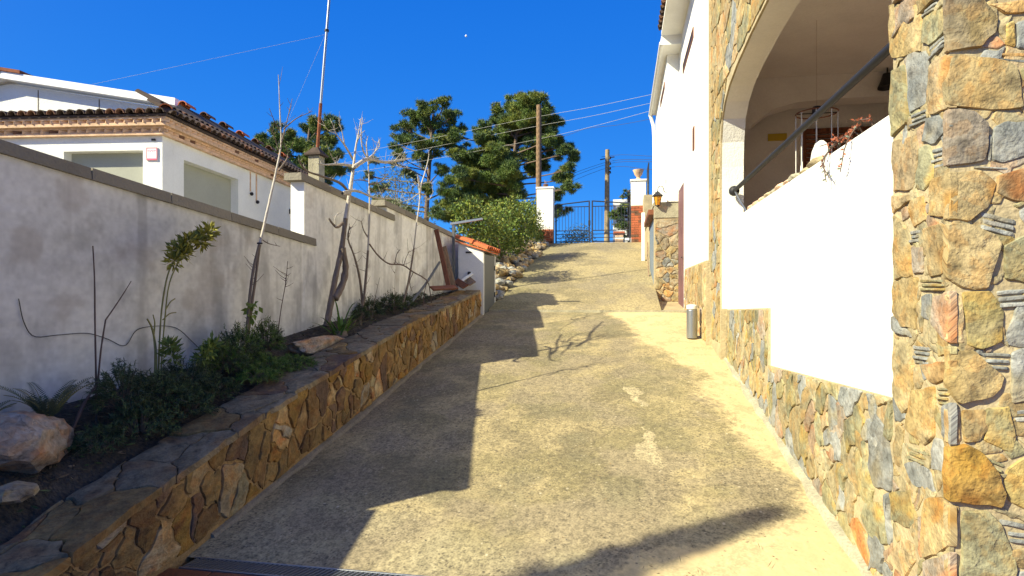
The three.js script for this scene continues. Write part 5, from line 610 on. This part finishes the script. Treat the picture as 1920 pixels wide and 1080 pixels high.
function pine(name, label, clusters, trunk, cols, dens, seed, group, cat = 'tree', nl = 0.30) {
  const R = rng(seed), base = trunk[0], t = thing(name, label, cat, base, group), L = new Leaves();
  const topY = trunk[trunk.length - 1][1], limbs = [];
  const curve = new THREE.CatmullRomCurve3(trunk.map((p) => V3(...p)));
  for (const [x, y, z, r] of clusters) {
    const C = V3(x, y, z);
    const tt = clamp((y - r * 0.5 - base[1]) / (topY - base[1]) * 0.92, 0.2, 0.98), o = curve.getPoint(tt), mid = o.clone().lerp(C, 0.55).add(V3((R() - 0.5) * 0.3, -0.15 * r, (R() - 0.5) * 0.3));
    limbs.push(tube([o, mid, C.clone().add(V3(0, -0.2 * r, 0))], 0.035 + 0.05 * r, 0.015, 6, 0.1, seed));
    const m = 9 + Math.floor(R() * 5); // each bough ends in several ragged sprays of needle tufts
    for (let k = 0; k < m; k++) {
      const d0 = rdir(R), S = C.clone().add(V3(d0.x * r * 1.1, d0.y * r * 0.8, d0.z * r * 1.1).multiplyScalar(0.45 + 0.75 * R())), sr = r * (0.26 + R() * 0.30), n = Math.round(dens * sr * sr * 0.95);
      limbs.push(tube([mid.clone().lerp(C, 0.3 + R() * 0.6), S.clone().lerp(C, 0.45), S], 0.016, 0.006, 4, 0, 1, 2));
      const c0 = pick(cols, R);
      for (let i = 0; i < n; i++) {
        const d = rdir(R), q = Math.pow(R(), 0.5), O = S.clone().add(V3(d.x * sr * 1.25 * q, d.y * sr * 0.75 * q, d.z * sr * 1.25 * q)), ax = d.clone().multiplyScalar(0.8).add(d0.clone().multiplyScalar(0.5)).add(V3((R() - 0.5), 0.45, (R() - 0.5))).normalize(), v = 0.65 + R() * 0.7, c1 = R() < 0.3 ? pick(cols, R) : c0, col = [c1[0] * v, c1[1] * v, c1[2] * v];
        for (let e = 0; e < 10; e++) { const nd = ax.clone().multiplyScalar(0.6).add(rdir(R)).normalize(); L.needle(O, nd, sideOf(nd, R), nl * (0.40 + R() * 0.4), 0.026, col); }
      }
    }
  }
  part('trunk', tube(trunk, trunk.r0 || 0.2, 0.06, 9, 0.06, seed), M.barkPine, t); part('branches', merge(limbs), M.barkPine, t); part('crown', L.geo(), M.leaf, t);
}
const PC = [[0.09, 0.15, 0.03], [0.115, 0.18, 0.03], [0.065, 0.115, 0.038], [0.19, 0.22, 0.033]];
pine('pine_tree', 'tall open pine with bare trunk between the mast and the wooden pole', CL.A, [[-11.7, 2.4, -36], [-11.75, 6, -36], [-11.6, 9, -36.1], [-11.3, 12.6, -36]], PC, 850, 1, 'pines behind the gate');
pine('pine_tree', 'large dense pine standing behind the wooden pole and hedge', CL.B, [[-6.0, 2.6, -32.4], [-5.9, 6, -32.3], [-5.6, 9, -32.2], [-5.4, 11.8, -32.2]], PC, 1500, 2, 'pines behind the gate');
pine('pine_tree', 'dark pine crown rising behind the neighbouring roof and mast', CL.Cc, [[-16.2, 2.2, -30], [-16.3, 5, -30], [-16.4, 8, -30], [-16.2, 10.4, -30]], PC, 1200, 3, 'pines behind the gate');
pine('pine_tree', 'small dark pine seen through the gate by the urn pillar', CL.D, [[0.4, 3.0, -30], [0.4, 5, -30], [0.35, 6.6, -30]], PC, 900, 4, 'pines behind the gate', 'tree', 0.2);
function shrub(name, label, clusters, base, cols, dens, seed, leafLen, leafWid, stems, group, extra = 0) {
  const R = rng(seed), t = thing(name, label, 'shrub', base, group), L = new Leaves(), st = [];
  for (const [x, y, z, r] of clusters) {
    const C = V3(x, y, z); if (stems) st.push(tube([[base[0] + (R() - 0.5) * 0.3, base[1] - 0.05, base[2] + (R() - 0.5) * 0.5], [mix(base[0], x, 0.5) + (R() - 0.5) * 0.1, mix(base[1], y, 0.5), mix(base[2], z, 0.5)], [x, y, z]], stems, stems * 0.4, 6, 0.1, seed));
    const n = Math.round(dens * r * r);
    for (let i = 0; i < n; i++) { const d = rdir(R), q = Math.pow(R(), 0.4), lump = 0.7 + 0.6 * n3(d.x * 2.3 + x * 3, d.y * 2.3 + y, d.z * 2.3 + z), O = C.clone().addScaledVector(d, r * q * lump * 1.6), nd = d.clone().multiplyScalar(0.5).add(rdir(R)).add(V3(0, 0.35, 0)).normalize(), c0 = pick(cols, R), v = 0.65 + R() * 0.7; L.quick(O, nd, sideOf(nd, R), leafLen * (0.7 + R() * 0.6), leafWid * (0.8 + R() * 0.4), [c0[0] * v, c0[1] * v, c0[2] * v]); }
  }
  if (st.length) part('stem', merge(st), M.barkMid, t); part('foliage', L.geo(), M.leaf, t);
}
const HC = [[0.09, 0.145, 0.016], [0.13, 0.185, 0.02], [0.055, 0.10, 0.014], [0.20, 0.22, 0.028]];
const hl = ['broad green hedge shrub rising behind the little shed', 'green hedge shrub between the shed roof and the rocky bank', 'green hedge shrub in the row above the rocky bank', 'yellowish green hedge shrub touching the white gate pillar'];
CL.H.forEach((c, i) => { const m = c.reduce((s, p) => [s[0] + p[0] / c.length, 0, s[2] + p[2] / c.length], [0, 0, 0]); const bx = Math.min(-2.95, m[0]); shrub('hedge_shrub', hl[i], c, [bx, roadY(m[2]) + 0.3, m[2]], HC, 9000, 11 + i, 0.085, 0.045, 0.03, 'hedge along the upper driveway'); });
shrub('roadside_bush', 'grey green bush growing just beyond the gate', CL.E, [-1.85, 3.4, -24], [[0.07, 0.10, 0.05], [0.10, 0.13, 0.07]], 5200, 31, 0.09, 0.025, 0, undefined);

{ const b = [-4.35, 1.4, -11.6]; shrub('garden_shrub', 'sparse olive shrub peeping over the boundary wall', [[-4.4, 3.15, -11.2, 0.28], [-4.3, 3.45, -11.6, 0.3], [-4.5, 3.75, -11.9, 0.26], [-4.2, 3.2, -12.1, 0.28], [-4.35, 3.9, -11.4, 0.2]], b, [[0.10, 0.12, 0.06], [0.13, 0.15, 0.07]], 4200, 37, 0.07, 0.02, 0.02, undefined); }
// rocky bank under the hedge: loose stones one by one
function rock(cx, cy, cz, sx, sy, sz, seed, kind, detail = 2, faces = 9) {
  const R = rng(seed), g = new THREE.IcosahedronGeometry(1, detail), p = g.attributes.position, col = [], uv = [], planes = []; for (let i = 0; i < faces; i++) planes.push([rdir(R), 0.62 + R() * 0.3]);
  const C = STONE_COL[kind], v = V3(); for (let i = 0; i < p.count; i++) {
    v.fromBufferAttribute(p, i); for (const [n, d] of planes) { const k = v.dot(n); if (k > d) v.addScaledVector(n, (d - k) * 0.9); } const q = 1 + (n3(v.x * 2.5 + seed, v.y * 2.5, v.z * 2.5 + seed) - 0.5) * 0.28 + (n3(v.x * 8, v.y * 8 + seed, v.z * 8) - 0.5) * 0.09; v.multiplyScalar(q);
    p.setXYZ(i, cx + v.x * sx, cy + v.y * sy, cz + v.z * sz); const c = mix3(mix3(C[0], C[1], sm(0.35, 0.65, n3(v.x * 3, v.y * 3 + seed, v.z * 3))), C[2], sm(0.6, 0.8, n3(v.z * 4, v.x * 4, seed + v.y * 4))); col.push(...c); uv.push((v.x * sx + v.z * sz * 0.7) * 2.2 + seed, (v.y * sy + v.z * sz * 0.5) * 2.2);
  }
  g.setAttribute('color', new THREE.Float32BufferAttribute(col, 3)); g.setAttribute('uv', new THREE.Float32BufferAttribute(uv, 2)); return metric(toCreasedNormals(g, 0.55), 2.2, seed * 0.37, seed * 0.11);
}
{
  const R = rng(91), t = thing('rock_bank', 'bank of loose pale stones under the hedge along the upper driveway', 'rock bank', [-2.8, 1.4, -16]);
  const zs = span(-12.75, -22.1, 30); const b = []; for (let i = 0; i < 30; i++) { const a = zs[i], c = zs[i + 1]; b.push(hexa([[-4.2, roadY(a) - 0.3, a], [-2.55, roadY(a) - 0.3, a], [-2.55, roadY(c) - 0.3, c], [-4.2, roadY(c) - 0.3, c]], [[-4.2, roadY(a) + 0.42, a], [-2.6, roadY(a) + 0.06, a], [-2.6, roadY(c) + 0.06, c], [-4.2, roadY(c) + 0.42, c]])); }
  const core = part('earth', merge(b), M.soil, t);
  for (let i = 0; i < 170; i++) { const s = Math.pow(R(), 0.9), z = mix(-12.8, -21.9, s), u = R(), x = mix(-2.60, -3.25, u), k = 0.07 + R() * 0.1, kd = pick('wwtcowg', R); part('stone', rock(x, roadY(z) + 0.06 + u * 0.2 + R() * 0.05, z, k, k * 0.7, k, 300 + i, kd, 1, 6), stoneMat(kd, R), core); }
}
// ---------- planter plants ----------
function stems(name, label, cat, list, mat, group, o = {}) {
  const base = list[0][2][0], t = thing(name, label, cat, base, group), main = o.trunks ?? 1;
  list.forEach(([r0, r1, pts], i) => { const m = o.mats ? o.mats[i] ?? mat : mat; const k = i < main ? 0.8 : o.fat ?? 1; part(i < main ? 'trunk' : 'branch', tube(pts, r0 * k, r1 * k, r0 > 0.012 ? 9 : 6, 0.10, i + 3, 5), m, t); });
  if (o.twigs) { const R = rng(o.seed || 5), g = []; for (const [r0, r1, pts] of list) { const c = new THREE.CatmullRomCurve3(pts.map((p) => V3(...p))); const n = Math.round(c.getLength() * o.twigs); for (let i = 0; i < n; i++) { const u = 0.3 + R() * 0.68; if (mix(r0, r1, u) > 0.03) continue; const P = c.getPoint(u), d = rdir(R); d.y = Math.abs(d.y) * 0.8 + 0.15; d.normalize(); const l = 0.03 + R() * R() * 0.24; g.push(tube([P, P.clone().addScaledVector(d, l * 0.6).add(V3(0, l * 0.05, 0)), P.clone().addScaledVector(d, l).add(V3(0, l * 0.2, 0))], 0.0035, 0.0014, 4, 0, 1, 1)); } } if (g.length) part('twigs', merge(g), mat, t); }
  return t;
}
stems('bare_tree', 'slender bare young tree with a tied stake in front of the wall coping', 'tree', PLANTS.slender, M.barkMid, 'bare trees in the planter', { trunks: 2, twigs: 6, fat: 1.4, seed: 2, mats: { 1: M.barkPale } });
{ const p = PLANTS.slender[0][2][3]; const t = scene.children[scene.children.length - 1]; part('tie', new THREE.TorusGeometry(0.02, 0.008, 6, 14).rotateX(Math.PI / 2).translate(p[0], p[1] + 0.02, p[2]), M.dark, t); }
stems('bare_tree', 'thick trunked bare tree with pale forking crown above the wall', 'tree', PLANTS.fig, M.barkPale, 'bare trees in the planter', { trunks: 3, twigs: 13, fat: 1.6, seed: 3, mats: { 0: M.barkMid, 3: M.barkMid, 16: M.barkMid, 17: M.barkMid } });
stems('bare_tree', 'dark forked bare tree beside the thick pale crowned one', 'tree', PLANTS.forked, M.barkMid, 'bare trees in the planter', { trunks: 2, twigs: 11, fat: 1.4, seed: 4, mats: { 1: M.barkPale, 2: M.barkPale } });
stems('bare_tree', 'pale lopped bare tree before the highest wall section', 'tree', PLANTS.pale, M.barkPale, 'bare trees in the planter', { trunks: 2, twigs: 10, fat: 1.5, seed: 6, mats: { 0: M.barkMid } });
stems('vine', 'knotted reddish vine branch trained between two bare trees', 'vine', PLANTS.vine, M.barkRed, undefined, { trunks: 2, twigs: 6, seed: 7 });
stems('twig_sapling', 'thin reddish two stemmed sapling against the white wall', 'sapling', PLANTS.rod, M.barkRed, 'bare saplings in the planter', { trunks: 1 });
stems('twig_sapling', 'short knobbly bare stick beside the long boulder', 'sapling', PLANTS.stub, M.barkRed, 'bare saplings in the planter', { twigs: 14, seed: 9 });
for (const [i, l] of [[0, 'thin leaning twig behind the low rosemary near the forked tree'], [1, 'thin upright twig between the forked tree and the lopped tree']]) stems('twig_sapling', l, 'sapling', [PLANTS.thin[i]], M.barkMid, 'bare saplings in the planter', { twigs: 6, seed: 20 + i });
{ const p = PLANTS.cable[0]; solo('wall_cable', tube(p[2], 0.003, 0.003, 6, 0, 1, 6), M.cable, 'loose dark cable sagging across the white boundary wall', 'cable', p[2][0]); const h = PLANTS.hose[0]; solo('black_pipe', tube(h[2], 0.024, 0.022, 10, 0, 1, 4), M.doorGrey, 'black plastic pipe leaning on the wall behind the vine', 'pipe', h[2][0]); }
{ // succulent with leaf rosettes
  const t = stems('succulent', 'leggy succulent with yellow green leaf clusters on tall stems', 'plant', PLANTS.succ, M.succ, undefined, { trunks: 2 });
  const R = rng(55), L = new Leaves(); SUCC.forEach((p, i) => { const C = V3(...p), n = i < 9 ? 64 : 60; for (let k = 0; k < n; k++) { const d = rdir(R), O = C.clone().addScaledVector(d, 0.05 * R()), v = 0.6 + R() * 0.8, c = i < 9 ? [0.24 * v, 0.23 * v, 0.03 * v] : [0.13 * v, 0.18 * v, 0.03 * v]; d.y += 0.3; d.normalize(); L.leaf(O, d, sideOf(d, R), 0.05 + R() * 0.035, 0.022, c, 0.1); } });
  part('leaf_clusters', L.geo(), M.leaf, t);
}
function rosemary(label, blobs, cols, seed, dens = 3600, len = 0.035) { // woody cushion of needle twigs
  const R = rng(seed), c0 = blobs[0], t = thing('rosemary_bush', label, 'shrub', [c0[0], c0[1] - c0[3], c0[2]], 'green bushes in the planter'), L = new Leaves(), tw = [];
  for (const [x, y, z, r, ry] of blobs) { const n = Math.round(dens * r * (ry ?? r)); for (let i = 0; i < n; i++) { const d = rdir(R); d.y = Math.abs(d.y) * 1.1 - 0.1; d.normalize(); const tip = V3(x + d.x * r * (0.6 + R() * 0.5), y + d.y * (ry ?? r) * (0.6 + R() * 0.55), z + d.z * r * (0.6 + R() * 0.5)), root = V3(x + d.x * r * 0.25, y - (ry ?? r) * 0.1 + d.y * 0.1 * r, z + d.z * r * 0.25), bend = tip.clone().lerp(root, 0.4).add(V3(0, 0.03, 0)), cc = pick(cols, R), v = 0.6 + R() * 0.8, col = [cc[0] * v, cc[1] * v, cc[2] * v]; if (i % 3 === 0) tw.push(tube([root, bend, tip], 0.004, 0.0015, 4, 0, 1, 2)); const ax = tip.clone().sub(bend), m = 20; for (let k = 0; k < m; k++) { const O = bend.clone().addScaledVector(ax, k / m * 1.05), nd = ax.clone().normalize().multiplyScalar(0.5).add(rdir(R)).normalize(); L.needle(O, nd, sideOf(nd, R), len * (0.6 + 0.6 * R()), 0.006, col); } } }
  part('twigs', merge(tw), M.barkMid, t); part('foliage', L.geo(), M.leaf, t);
}
const RC = [[0.05, 0.08, 0.026], [0.07, 0.105, 0.03], [0.035, 0.06, 0.022]], RG = [[0.09, 0.16, 0.022], [0.065, 0.125, 0.02], [0.14, 0.20, 0.03]];
rosemary('dark rosemary bush at the foot of the two stemmed sapling', [[-3.42, 0.84, -3.75, 0.26, 0.28], [-3.36, 0.80, -4.0, 0.26, 0.25]], RC, 61);
rosemary('dark bushy rosemary filling the planter beside the cap stones', [[-3.25, 0.66, -3.7, 0.24, 0.22], [-3.22, 0.72, -4.1, 0.24, 0.2], [-3.3, 0.62, -3.4, 0.18, 0.14]], RC, 67);
rosemary('dark rosemary bush around the leggy succulent', [[-3.4, 0.84, -4.3, 0.28, 0.26], [-3.32, 0.78, -4.5, 0.26, 0.2]], RC, 62);
rosemary('taller rosemary bush under the slender bare tree', [[-3.46, 1.02, -5.1, 0.28, 0.30], [-3.4, 0.95, -4.85, 0.26, 0.24], [-3.4, 1.08, -5.45, 0.2, 0.28]], [...RG, ...RC], 63);
rosemary('spreading bright green bush spilling over the cap stones', [[-3.2, 0.88, -5.15, 0.28, 0.16], [-3.08, 0.90, -5.45, 0.24, 0.12], [-3.1, 0.86, -4.85, 0.2, 0.12]], RG, 64, 4800);
rosemary('upright grey green rosemary between forked tree and vine', [[-3.42, 1.34, -8.0, 0.22, 0.24], [-3.35, 1.40, -8.6, 0.24, 0.25], [-3.32, 1.42, -9.1, 0.2, 0.18]], RC, 65);
rosemary('low rosemary tuft behind the vine', [[-3.3, 1.52, -9.8, 0.18, 0.12], [-3.3, 1.30, -7.4, 0.14, 0.16]], RC, 66);
function fern(label, x, y, z, r, seed) { const R = rng(seed), t = thing('fern', label, 'fern', [x, y, z], 'ferny plants by the boulder'), L = new Leaves(), st = []; for (let i = 0; i < 20; i++) { const a = i * 2.4 + R(), l = r * (0.6 + R() * 0.6), d = V3(Math.cos(a), 0, Math.sin(a)), pts = span(0, 1, 6).map((s) => V3(x, y, z).addScaledVector(d, l * s * 0.85).add(V3(0, l * (1.35 * s - 0.6 * s * s), 0))); st.push(tube(pts, 0.004, 0.0015, 4, 0, 1, 1)); const c = new THREE.CatmullRomCurve3(pts); for (let k = 3; k < 24; k++) { const s = k / 24, P = c.getPoint(s), T = c.getTangent(s), S = V3().crossVectors(T, V3(0, 1, 0)).normalize(), v = 0.7 + R() * 0.5; for (const e of [-1, 1]) { const dd = S.clone().multiplyScalar(e).addScaledVector(T, 0.55).add(V3(0, 0.1, 0)).normalize(); L.quick(P, dd, T, 0.062 * (1.05 - s) + 0.018, 0.0085, [0.07 * v, 0.10 * v, 0.06 * v]); } } } part('frond_stem', merge(st), M.succ, t); part('fronds', L.geo(), M.leaf, t); }
fern('grey green fern between boulder and wall', -3.62, 0.78, -3.35, 0.30, 71); fern('grey green fern half hidden behind the big boulder', -3.72, 0.76, -2.95, 0.26, 72);
{ // strap leaved plant
  const x = -3.30, y = 1.15, z = -6.85, t = thing('strap_leaf_plant', 'bright green strap leaved plant at the thick tree foot', 'plant', [x, y, z]), L = new Leaves(), R = rng(81);
  for (let i = 0; i < 34; i++) { const a = i * 2.4, l = 0.28 + R() * 0.32, up = 0.4 + R() * 0.9, d = V3(Math.cos(a), 0, Math.sin(a)), S = V3(-d.z, 0, d.x), v = 0.7 + R() * 0.7, col = [0.10 * v, 0.19 * v, 0.025 * v]; let P = V3(x + (R() - 0.5) * 0.1, y - 0.03, z + (R() - 0.5) * 0.22), pr = P.clone(); const w0 = 0.026; for (let k = 1; k <= 6; k++) { const s = k / 6, Q = P.clone().addScaledVector(d, l * s * (1 - up * 0.4)).add(V3(0, l * up * (1.25 * s - 0.7 * s * s), 0)), wa = w0 * (1 - Math.pow((k - 1) / 6, 2)), wb = w0 * (1 - s * s); const A = pr.clone().addScaledVector(S, wa / 2), B = pr.clone().addScaledVector(S, -wa / 2), C = Q.clone().addScaledVector(S, wb / 2), D = Q.clone().addScaledVector(S, -wb / 2); L.tri(A, B, C, col); L.tri(B, D, C, col); pr = Q; } }
  part('leaves', L.geo(), M.leaf, t); part('crown_base', new THREE.CylinderGeometry(0.07, 0.09, 0.07, 10).translate(x, y - 0.02, z), M.barkMid, t);
  const p = thing('leafy_sprout', 'clump of broad green leaves on the slender tree foot', 'plant', [-3.42, 1.0, -5.2]), Q = new Leaves(); for (let i = 0; i < 26; i++) { const O = V3(-3.44 + (R() - 0.5) * 0.1, 1.36 + R() * 0.16, -5.30 + (R() - 0.5) * 0.08), d = V3(R() - 0.5, -0.5 + R() * 0.7, R() - 0.2).normalize(), v = 0.7 + R() * 0.6; Q.leaf(O, d, sideOf(d, R), 0.075, 0.045, [0.13 * v, 0.19 * v, 0.02 * v]); } part('leaves', Q.geo(), M.leaf, p); part('stem', tube([[-3.44, 0.98, -5.2], [-3.46, 1.2, -5.26], [-3.44, 1.5, -5.3]], 0.008, 0.004, 6), M.succ, p);
}
// boulders in the planter
solo('boulder', rock(-3.52, 0.74, -3.05, 0.28, 0.20, 0.34, 501, 'p', 4, 14), stoneMats[0], 'big pinkish boulder lying on the planter by the ferns', 'boulder', [-3.52, 0.56, -3.05]);
solo('boulder', rock(-3.28, 1.05, -6.25, 0.16, 0.115, 0.62, 502, 'p', 4, 14), stoneMats[2], 'long flat reddish boulder below the strap leaved plant', 'boulder', [-3.28, 0.95, -6.25]);
solo('boulder', rock(-3.22, 0.54, -2.78, 0.10, 0.06, 0.12, 503, 'b', 3, 10), stoneMats[1], 'small grey stone beside the big pinkish boulder', 'stone', [-3.2, 0.5, -2.72]);
{ // bits of dry leaf and twig on the driveway and in the planter
  const R = rng(123), L = new Leaves(); for (let i = 0; i < 420; i++) { const z = -3.5 - Math.pow(R(), 1.3) * 8, x = i % 3 ? mix(-2.55, 1.25, R()) : mix(-0.2, 1.2, R()), y = roadY(z) + 0.021, a = R() * 6.28, d = V3(Math.cos(a), K1 * -Math.sin(a), Math.sin(a)), S = V3(-d.z, 0.15, d.x), v = 0.6 + R(), tw = R() < 0.5; L.quick(V3(x, y + 0.003, z), d, S, tw ? 0.03 + R() * 0.06 : 0.015 + R() * 0.02, tw ? 0.004 : 0.012, tw ? [0.10 * v, 0.07 * v, 0.04 * v] : [0.16 * v, 0.11 * v, 0.05 * v]); }
  for (let i = 0; i < 900; i++) { const z = -2.2 - R() * 9, s = R(), x = mix(-3.12, wallX(z) + 0.02, s), y = mix(capY(z) - 0.07, baseY(z), Math.pow(s, 0.8)) + 0.03, a = R() * 6.28, d = V3(Math.cos(a), 0.25 * R(), Math.sin(a)).normalize(), v = 0.5 + R(); L.quick(V3(x, y, z), d, sideOf(d, R), 0.03 + R() * 0.04, 0.014, R() < 0.4 ? [0.08 * v, 0.11 * v, 0.03 * v] : [0.14 * v, 0.10 * v, 0.06 * v]); }
  const g = L.geo(), m = new THREE.Mesh(g, M.leaf); m.name = 'leaf_litter'; m.castShadow = m.receiveShadow = true; m.userData = { kind: 'stuff', label: 'dry leaf and twig litter scattered on driveway and planter', category: 'litter' }; scene.add(m);
}
{ // trailing plant on the parapet
  const R = rng(140), t = thing('trailing_plant', 'reddish trailing plant hanging over the white porch parapet', 'plant', [1.5, 2.57, -4.3]), L = new Leaves(), st = [];
  for (let i = 0; i < 11; i++) { const z = -4.75 + R() * 0.9, out = i < 3, y1 = out ? 2.4 - R() * 0.16 : 2.6 + R() * 0.07, pts = [[1.5, 2.57, z], [1.45, 2.62 + R() * 0.03, z + (R() - 0.5) * 0.15], [out ? 1.37 : 1.44, out ? 2.53 : 2.63, z + (R() - 0.5) * 0.3], [out ? 1.36 : 1.40, y1, z + (R() - 0.5) * 0.4]]; st.push(tube(pts, 0.006, 0.003, 5, 0, 1, 3)); const c = new THREE.CatmullRomCurve3(pts.map((p) => V3(...p))); for (let k = 0; k < 22; k++) { const P = c.getPoint(0.25 + 0.75 * R()), d = rdir(R), v = 0.7 + R() * 0.6; L.leaf(P, d, sideOf(d, R), 0.028, 0.014, out && R() < 0.5 ? [0.14 * v, 0.16 * v, 0.13 * v] : [0.34 * v, 0.10 * v, 0.05 * v]); } }
  part('stem', merge(st), M.barkRed, t); part('leaves', L.geo(), M.leaf, t);
}
// ---------- poles, wires, things beyond the gate ----------
{
  const p = thing('wooden_pole', 'brown wooden utility pole standing behind the white gate pillar', 'utility pole', [-3.6, 3.1, -27]);
  part('pole', tube([[-3.62, 3.0, -27], [-3.61, 6.5, -27], [-3.6, 10.0, -27]], 0.14, 0.11, 12), M.pole, p); part('bolt', bar([-3.76, 9.7, -27], [-3.44, 9.7, -27], 0.015), M.dark, p);
  const q = thing('concrete_pole', 'grey utility pole with insulators seen above the gate', 'utility pole', [-0.75, 2.9, -32.6]);
  part('pole', tube([[-0.75, 2.8, -32.6], [-0.74, 6, -32.6], [-0.72, 9.2, -32.6]], 0.16, 0.11, 12), std({ map: mortarMap, color: lin(0.7, 0.65, 0.6) }), q);
  for (const y of [8.75, 8.45, 8.2, 8.0]) part('insulator', merge([new THREE.CylinderGeometry(0.06, 0.08, 0.12, 10).translate(-0.6, y, -32.5), bar([-0.72, y, -32.6], [-0.55, y, -32.5], 0.02)]), M.dark, q);
  part('crossarm', merge([bar([-1.1, 8.68, -32.55], [-0.85, 8.72, -32.55], 0.03), bar([-0.6, 8.78, -32.55], [-0.35, 8.8, -32.55], 0.03)]), M.dark, q);
  const lab = ['topmost pale overhead wire crossing the pines', 'middle pale overhead wire crossing the pines', 'lowest pale overhead wire crossing the pines', 'dark cable running from the wooden pole to the house'];
  CL.wires.forEach((w, i) => { const a = V3(...w[0]), b = V3(...w[1]), c = V3(...w[2]); if (i < 3) b.y -= 0.12; solo('overhead_wire', tube([a, a.clone().lerp(b, 0.5).add(V3(0, -0.25, 0)), b, b.clone().lerp(c, 0.5).add(V3(0, -0.05, 0)), c], 0.0075, 0.0075, 5, 0, 1, 6), i < 3 ? M.wire : M.cable, lab[i], 'wire', w[0], 'overhead wires'); });
  CL.wires2.forEach((w, i) => solo('overhead_wire', tube(w, 0.009, 0.009, 5, 0, 1, 6), M.cable, ['highest thin dark wire reaching the insulators of the grey pole', 'second dark wire below the top one on the grey pole', 'lowest dark wire slanting to the grey pole', 'short dark wire from the crossarm of the grey pole to the house'][i], 'wire', w[0], 'wires on the grey pole'));
  const b = thing('brick_post', 'small ochre brick post with tiled cap beyond the gate', 'post', [-0.1, 3.2, -25]); part('shaft', box(-0.25, 0.08, 3.1, 4.02, -25.2, -24.9, 0.01), M.brickPink, b); part('cap', box(-0.31, 0.14, 4.022, 4.12, -25.26, -24.84, 0.015), M.brickRed, b); part('stripe', box(-0.26, 0.09, 3.82, 3.9, -24.9, -24.89), M.pvc, b);
  const m = thing('letter_box', 'white letter box beyond the gate beside the brick post', 'letter box', [0.28, 3.3, -24.6]); part('box', box(0.14, 0.4, 3.5, 3.82, -24.75, -24.5, 0.02), M.white2, m); part('slot', box(0.24, 0.32, 3.6, 3.7, -24.5, -24.495), M.dark, m); part('foot', box(0.2, 0.34, 3.2, 3.5, -24.68, -24.58), M.concrete, m);
  const w = thing('far_house', 'white house front partly seen through the gate bars', 'house', [0.4, 3.1, -38]); part('wall', box(-0.5, 2.4, 2.0, 7.4, -42, -38), M.white, w); part('window', merge([box(-0.05, 0.15, 6.9, 7.2, -38, -37.97), box(0.4, 0.6, 6.9, 7.2, -38, -37.97)]), M.blind, w);
  solo('moon', new THREE.SphereGeometry(1.5, 20, 14).translate(-200, 340, -780), std({ color: lin(0.9, 0.9, 0.9) }), 'tiny pale daytime moon high in the blue sky', 'moon', [-200, 340, -780]);
}
{ // cypress behind the viewer whose tip shades the foot of the driveway
  const R = rng(200), x = -6.2, z = 0.95, t = thing('cypress', 'narrow dark cypress in the neighbouring garden', 'tree', [x, 0.3, z]), L = new Leaves();
  part('trunk', tube([[x, 0, z], [x, 3, z], [x, 6.3, z]], 0.12, 0.02, 8), M.barkPine, t);
  for (let i = 0; i < 3800; i++) { const h = Math.pow(R(), 0.8), y = mix(6.6, 3.2, h), r = (0.03 + 0.30 * Math.pow(h, 0.8)) * (0.65 + 0.9 * n2(y * 4, Math.floor(R() * 4) * 7.3)), a = R() * 6.28, q = Math.sqrt(R()), O = V3(x + Math.cos(a) * r * q, y, z + Math.sin(a) * r * q), d = V3(Math.cos(a) * 0.5, 1, Math.sin(a) * 0.5).normalize(); L.quick(O, d, sideOf(d, R), 0.12, 0.03, [0.03, 0.05, 0.02]); }
  part('crown', L.geo(), M.leaf, t);
}
// ---------- renderer ----------
const renderer = new THREE.WebGLRenderer({ antialias: true });
renderer.setSize(1024, 576); renderer.shadowMap.enabled = true; renderer.toneMapping = THREE.LinearToneMapping; renderer.toneMappingExposure = EXPOSURE;
renderer.render(scene, camera);
